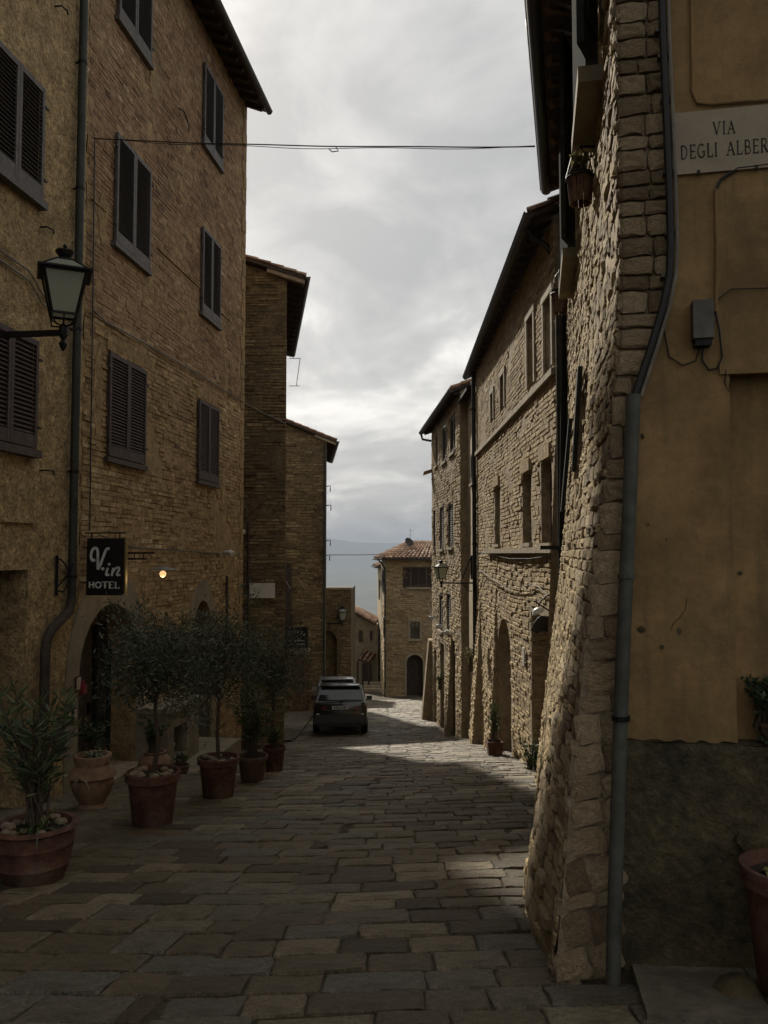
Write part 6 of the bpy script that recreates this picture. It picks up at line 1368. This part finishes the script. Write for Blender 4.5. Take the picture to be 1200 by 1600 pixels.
    for label, px, py, Y, r, mt in (('climbing plant with yellowish leaves by the far stone house door', 738, 1030, 21.0, .32, 'dry'), ('green shrub growing against the far stone house foot', 690, 1062, 26, .3, 'herb'), ('weeds growing at the foot of the brick pier', 836, 1190, 12.4, .3, 'herb')):
        p = at(px, py, Y); p[0] -= .06; T = thing('wall_shrub', label, 'shrub', p); oleander(T, p - V3(0, 0, r), r * 2.0, r * .7, 12, int(px), mt, .07, 24, .35)
    # hanging planters under the window slabs
    for label, px, py, wpx, Y, leaf in (('larger wooden bucket planter with pale plant hanging from the corner house', 907, 297, 44, 5.6, True), ('smaller wooden bucket planter hanging lower on the corner house', 875, 473, 27, 9.9, False)):
        c = at(px, py, Y); w = pw(wpx, Y); h = pw(44 if leaf else 33, Y); T = thing('hanging_planter', label, 'planter', c, group='hanging planters')
        n = 12
        for k in range(n):
            a0, a1 = 2 * math.pi * (k + .06) / n, 2 * math.pi * (k + .94) / n; q = lambda a, r, z: c + V3(r * math.cos(a), r * math.sin(a), z); r0, r1 = w * .4, w * .5
            MB().add([q(a0, r0, -h / 2), q(a1, r0, -h / 2), q(a1, r1, h / 2), q(a0, r1, h / 2), q(a0, r0 * .85, -h / 2), q(a1, r0 * .85, -h / 2), q(a1, r1 * .88, h / 2), q(a0, r1 * .88, h / 2)], [(0, 1, 2, 3), (4, 7, 6, 5), (0, 4, 5, 1), (3, 2, 6, 7), (0, 3, 7, 4), (1, 5, 6, 2)]).build('stave', M['terra'], T)
        m = MB(); m.lathe(c, [(w * .42, h * .3), (w * .42, h * .31)], 12); m.build('soil', M['soil'], T)
        m = MB(); ring = [c + V3(w * .53 * math.cos(t), w * .53 * math.sin(t), h * .42) for t in np.linspace(0, 2 * math.pi, 17)]; m.tube(ring, .006, 5, cap=False); m.tube([c + V3(-w * .53, 0, h * .42), c + V3(-w * .3, 0, h * 1.25), c + V3(.0, 0, h * 1.6)], .004, 5); m.tube([c + V3(w * .53, 0, h * .42), c + V3(w * .3, 0, h * 1.25), c + V3(0, 0, h * 1.6)], .004, 5)
        m.bar(c + V3(0, 0, h * 1.6), c + V3(.34, .05, h * 1.7), .014); m.build('hanger', M['iron'], T)
        m = MB(); m.lathe(c, [(w * .4, h * .34), (w * .44, h * .6), (w * .4, h * .6), (w * .36, h * .4)], 14); m.build('inner_pot', M['shut_dark'], T)
        if leaf: oleander(T, c + V3(0, 0, h * .5), .14, .1, 16, 33, 'dry', .035, 26, .5)
build_pots()

# ------------------------------------------------------------------ parked cars
def car_mats(c):
    return mat('car_paint_%02d' % int(c[0] * 1000), c, .28, .55, var=.05, scale=3, c2=c, coat=.6, spec=.5)
def build_car(label, loc, yaw, pitch, paint, plate=True):
    T = thing('parked_car', label, 'car', loc, group='cars parked by the dark houses'); T.rotation_euler = (pitch, 0, yaw)
    P = car_mats(paint); blk = M['sign_black']; B = lambda m, n, mt, par=T, sm=False: m.build(n, mt, par, smooth=sm, local=True)
    ys = [-2.17, -2.12, -1.95, -1.6, -1.0, 0, .9, 1.3, 1.75, 2.05, 2.17]; ww = [.76, .83, .885, .9, .905, .905, .9, .89, .86, .78, .66]
    bt = [1.0, 1.03, 1.05, 1.04, 1.02, 1.0, .98, .96, .9, .82, .7]; zb = [.42, .32, .25, .22, .2, .2, .2, .21, .24, .28, .36]
    rings = []
    for y, w, b, z in zip(ys, ww, bt, zb):
        half = [(.0, z), (.75 * w, z), (.95 * w, z + .06), (.995 * w, .5), (1.0 * w, .64), (.985 * w, .78), (.965 * w, .9), (.93 * w, b - .03), (.86 * w, b), (0, b + .015)]
        rings.append([V3(x, y, q) for x, q in half] + [V3(-x, y, q) for x, q in half[-2:0:-1]])
    n = len(rings[0]); m = MB(); m.add(np.array(rings).reshape(-1, 3), [(i * n + j, i * n + (j + 1) % n, (i + 1) * n + (j + 1) % n, (i + 1) * n + j) for i in range(len(rings) - 1) for j in range(n)] + [tuple(range(n)), tuple(range((len(rings) - 1) * n, len(rings) * n))[::-1]])
    body = B(m, 'body', P, T, True)
    # cabin
    lo = [(-2.08, .80), (-1.7, .85), (-.6, .86), (.55, .84), (1.18, .76)]; hi = [(-1.86, .69), (-1.5, .72), (-.6, .72), (.1, .7), (.4, .64)]; zr = [1.54, 1.585, 1.6, 1.58, 1.52]; rings = []
    for (y0, w0), (y1, w1), z in zip(lo, hi, zr):
        rr = [V3(-w0, y0, 1.0)] + [V3(-w0 + (w0 - w1) * t, y0 + (y1 - y0) * t, 1.0 + (z - .05 - 1.0) * t) for t in (.5, 1)] + [V3(-w1 * .85, y1, z - .01), V3(0, y1, z + .012), V3(w1 * .85, y1, z - .01)] + [V3(w0 - (w0 - w1) * t, y0 + (y1 - y0) * t, 1.0 + (z - .05 - 1.0) * t) for t in (1, .5)] + [V3(w0, y0, 1.0)]; rings.append(rr)
    n = len(rings[0]); m = MB(); m.add(np.array(rings).reshape(-1, 3), [(i * n + j, i * n + j + 1, (i + 1) * n + j + 1, (i + 1) * n + j) for i in range(len(rings) - 1) for j in range(n - 1)] + [tuple(range(n)), tuple(range((len(rings) - 1) * n, len(rings) * n))[::-1]]); B(m, 'cabin', P, T, True)
    r = rings[0]; off = V3(0, -.02, .01); c = V3(0, -1.95, 1.22)
    def inset(pts, f): g = sum(pts) / len(pts); return [g + (p - g) * f for p in pts]
    q = inset([r[0] + V3(0, 0, .07), r[1], r[2], r[-3], r[-2], r[-1] + V3(0, 0, .07)], .9); MB_ = MB().add([p + off for p in q], [(0, 5, 4, 3, 2, 1)]); B(MB_, 'rear_window', M['glass'])
    for s in (-1, 1):
        for a, b in ((1, 2), (2, 3)):
            e0, e1 = rings[a], rings[b]; k = (0, 2) if s < 0 else (-1, -3); qq = [e0[k[0]] + V3(0, 0, .05), e1[k[0]] + V3(0, 0, .05), e1[k[1]], e0[k[1]]]; qq = [p + V3(s * .012, 0, 0) for p in inset(qq, .88)]; B(MB().add(qq, [(0, 1, 2, 3)]), 'side_window', M['glass'])
    m = MB(); m.box((0, -1.93, 1.55), (1.28, .2, .03)); B(m, 'spoiler', P)
    m = MB(); m.box((0, -2.155, .5), (1.62, .16, .26)); m.box((0, -2.2, .615), (1.5, .1, .025)); B(m, 'rear_bumper', P)
    m = MB(); m.box((0, -2.17, .33), (1.5, .16, .14)); B(m, 'bumper_skirt', blk)
    m = MB(); m.box((0, -2.235, .625), (1.34, .03, .018)); B(m, 'bumper_trim', M['zinc'])
    m = MB(); m.box((0, -2.185, .775), (1.06, .03, .025)); B(m, 'boot_trim', M['zinc'])
    red = mat('tail_light_red', (.25, .012, .012), .2, var=.05, spec=.6, coat=.5)
    for s in (-1, 1):
        m = MB(); m.add([V3(s * x, y, z) for x, y, z in ((.47, -2.19, .82), (.74, -2.16, .8), (.865, -2.0, .8), (.875, -1.9, .93), (.8, -2.12, .95), (.47, -2.17, .93), (.47, -2.13, .82), (.74, -2.1, .8), (.85, -1.96, .8), (.86, -1.88, .93), (.78, -2.05, .95), (.47, -2.1, .93))], [(0, 1, 4, 5), (1, 2, 3, 4), (0, 6, 7, 1), (1, 7, 8, 2), (5, 4, 10, 11), (4, 3, 9, 10)]); B(m, 'tail_light', red)
        m = MB(); m.box((s * .72, -2.2, .66), (.1, .03, .04)); B(m, 'reflector', M['white_pl'])
        m = MB(); m.box((s * .99, .75, 1.05), (.2, .12, .14)); B(m, 'wing_mirror', P)
        m = MB(); m.bar(V3(s * .68, -1.4, 1.6), V3(s * .67, .1, 1.6), .03); B(m, 'roof_rail', M['zinc'])
    if plate:
        m = MB(); m.box((0, -2.2, .86), (.52, .02, .11)); p = B(m, 'number_plate', M['white_pl']); m = MB()
        for i in range(7): m.box((-.19 + .064 * i, -2.212, .86), (.032, .004, .06 + .01 * (i % 3)))
        o = m.build('plate_characters', M['letter'], p, local=True, kind='stuff')
    m = MB(); m.tube([V3(0, -2.1, 1.075), V3(.16, -2.06, 1.13), V3(.34, -2.065, 1.11)], .012, 6); B(m, 'rear_wiper', blk)
    m = MB(); m.lathe((0, -2.185, .975), [(.04, -.006), (.04, .006)], 16, ax=(V3(1, 0, 0), V3(0, 0, 1), V3(0, -1, 0))); B(m, 'round_badge', M['zinc'])
    m = MB(); m.box((0, -1.5, 1.635), (.04, .14, .07)); B(m, 'roof_fin', P)
    for y in (-1.35, 1.32):
        for s in (-1, 1):
            ax = (V3(0, 1, 0), V3(0, 0, 1), V3(s, 0, 0)); m = MB(); m.lathe((s * .79, y, .33), [(.2, -.11), (.3, -.11), (.33, -.07), (.33, .07), (.3, .11), (.2, .115)], 24, ax=ax); w_ = B(m, 'wheel', blk, T, True)
            m = MB(); m.lathe((s * .79, y, .33), [(.03, .105), (.19, .1), (.205, .118), (.2, .09)], 18, ax=ax); m.build('rim', M['zinc'], w_, local=True, smooth=True)
    return T
def car_at(px, Y): x = (px - CX) / FPX * Y; return (x, Y, float(gz(x, Y)))
sl = -math.atan(.135)
build_car('dark grey hatchback parked with its tail towards the viewer', car_at(534, 28.3), math.radians(2), sl, (.045, .042, .038))
build_car('silver car parked ahead, half hidden behind the dark hatchback', car_at(528, 33.7), math.radians(3), sl * .8, (.3, .3, .3))

# ------------------------------------------------------------------ doorstep slabs and guard stone at the near right
def build_near_right():
    T = thing('guard_stone', 'worn rounded guard stone against the plinth at the bottom right', 'stone', (1.5, 3.85, float(gz(1.5, 3.85))))
    c = V3(1.62, 3.75, float(gz(1.6, 3.75)) - .05); m = MB(); m.lathe(c, [(.12, 0), (.115, .07), (.095, .11), (.05, .14), (.001, .15)], 14, wob=.05); m.build('stone_body', M['plinth'], T, smooth=True)
    for i, (u0, u1) in enumerate(((.0, .52), (.53, 1.1), (1.11, 1.8))):
        p = [RN.P(u, 0, d) for u, d in ((u0, .03), (u1, .03), (u1, .62), (u0, .62))]; p = [V3(q[0], q[1], float(gz(q[0], q[1])) + .035) for q in p]; m = MB(); slab(m, p, .12)
        o = m.build('stone_slab', M['stone_pale'] if False else M['plinth2'], None); tag(o, ('pale stone slab at the foot of the zinc pipe', 'pale stone slab in front of the dark plinth', 'stone slab under the cropped terracotta pot')[i], 'slab')
M['plinth2'] = mat('grey_step_stone', (.17, .15, .115), .9, var=.3, scale=4, bump=.7, bscale=24, c2=(.11, .095, .07))
build_near_right()
# ------------------------------------------------------------------ haze: the air over the plain
def build_haze():
    m = bpy.data.materials.new('hazy_air'); m.use_nodes = True; nt = m.node_tree; nt.nodes.clear()
    o = nt.nodes.new('ShaderNodeOutputMaterial'); v = nt.nodes.new('ShaderNodeVolumePrincipled')
    v.inputs['Color'].default_value = (.44, .51, .63, 1); v.inputs['Density'].default_value = 9e-5
    nt.links.new(v.outputs[0], o.inputs['Volume'])
    b = MB().box((0, 0, 25), (44000, 44000, 740)); b.build('haze', m, kind='stuff')
build_haze()
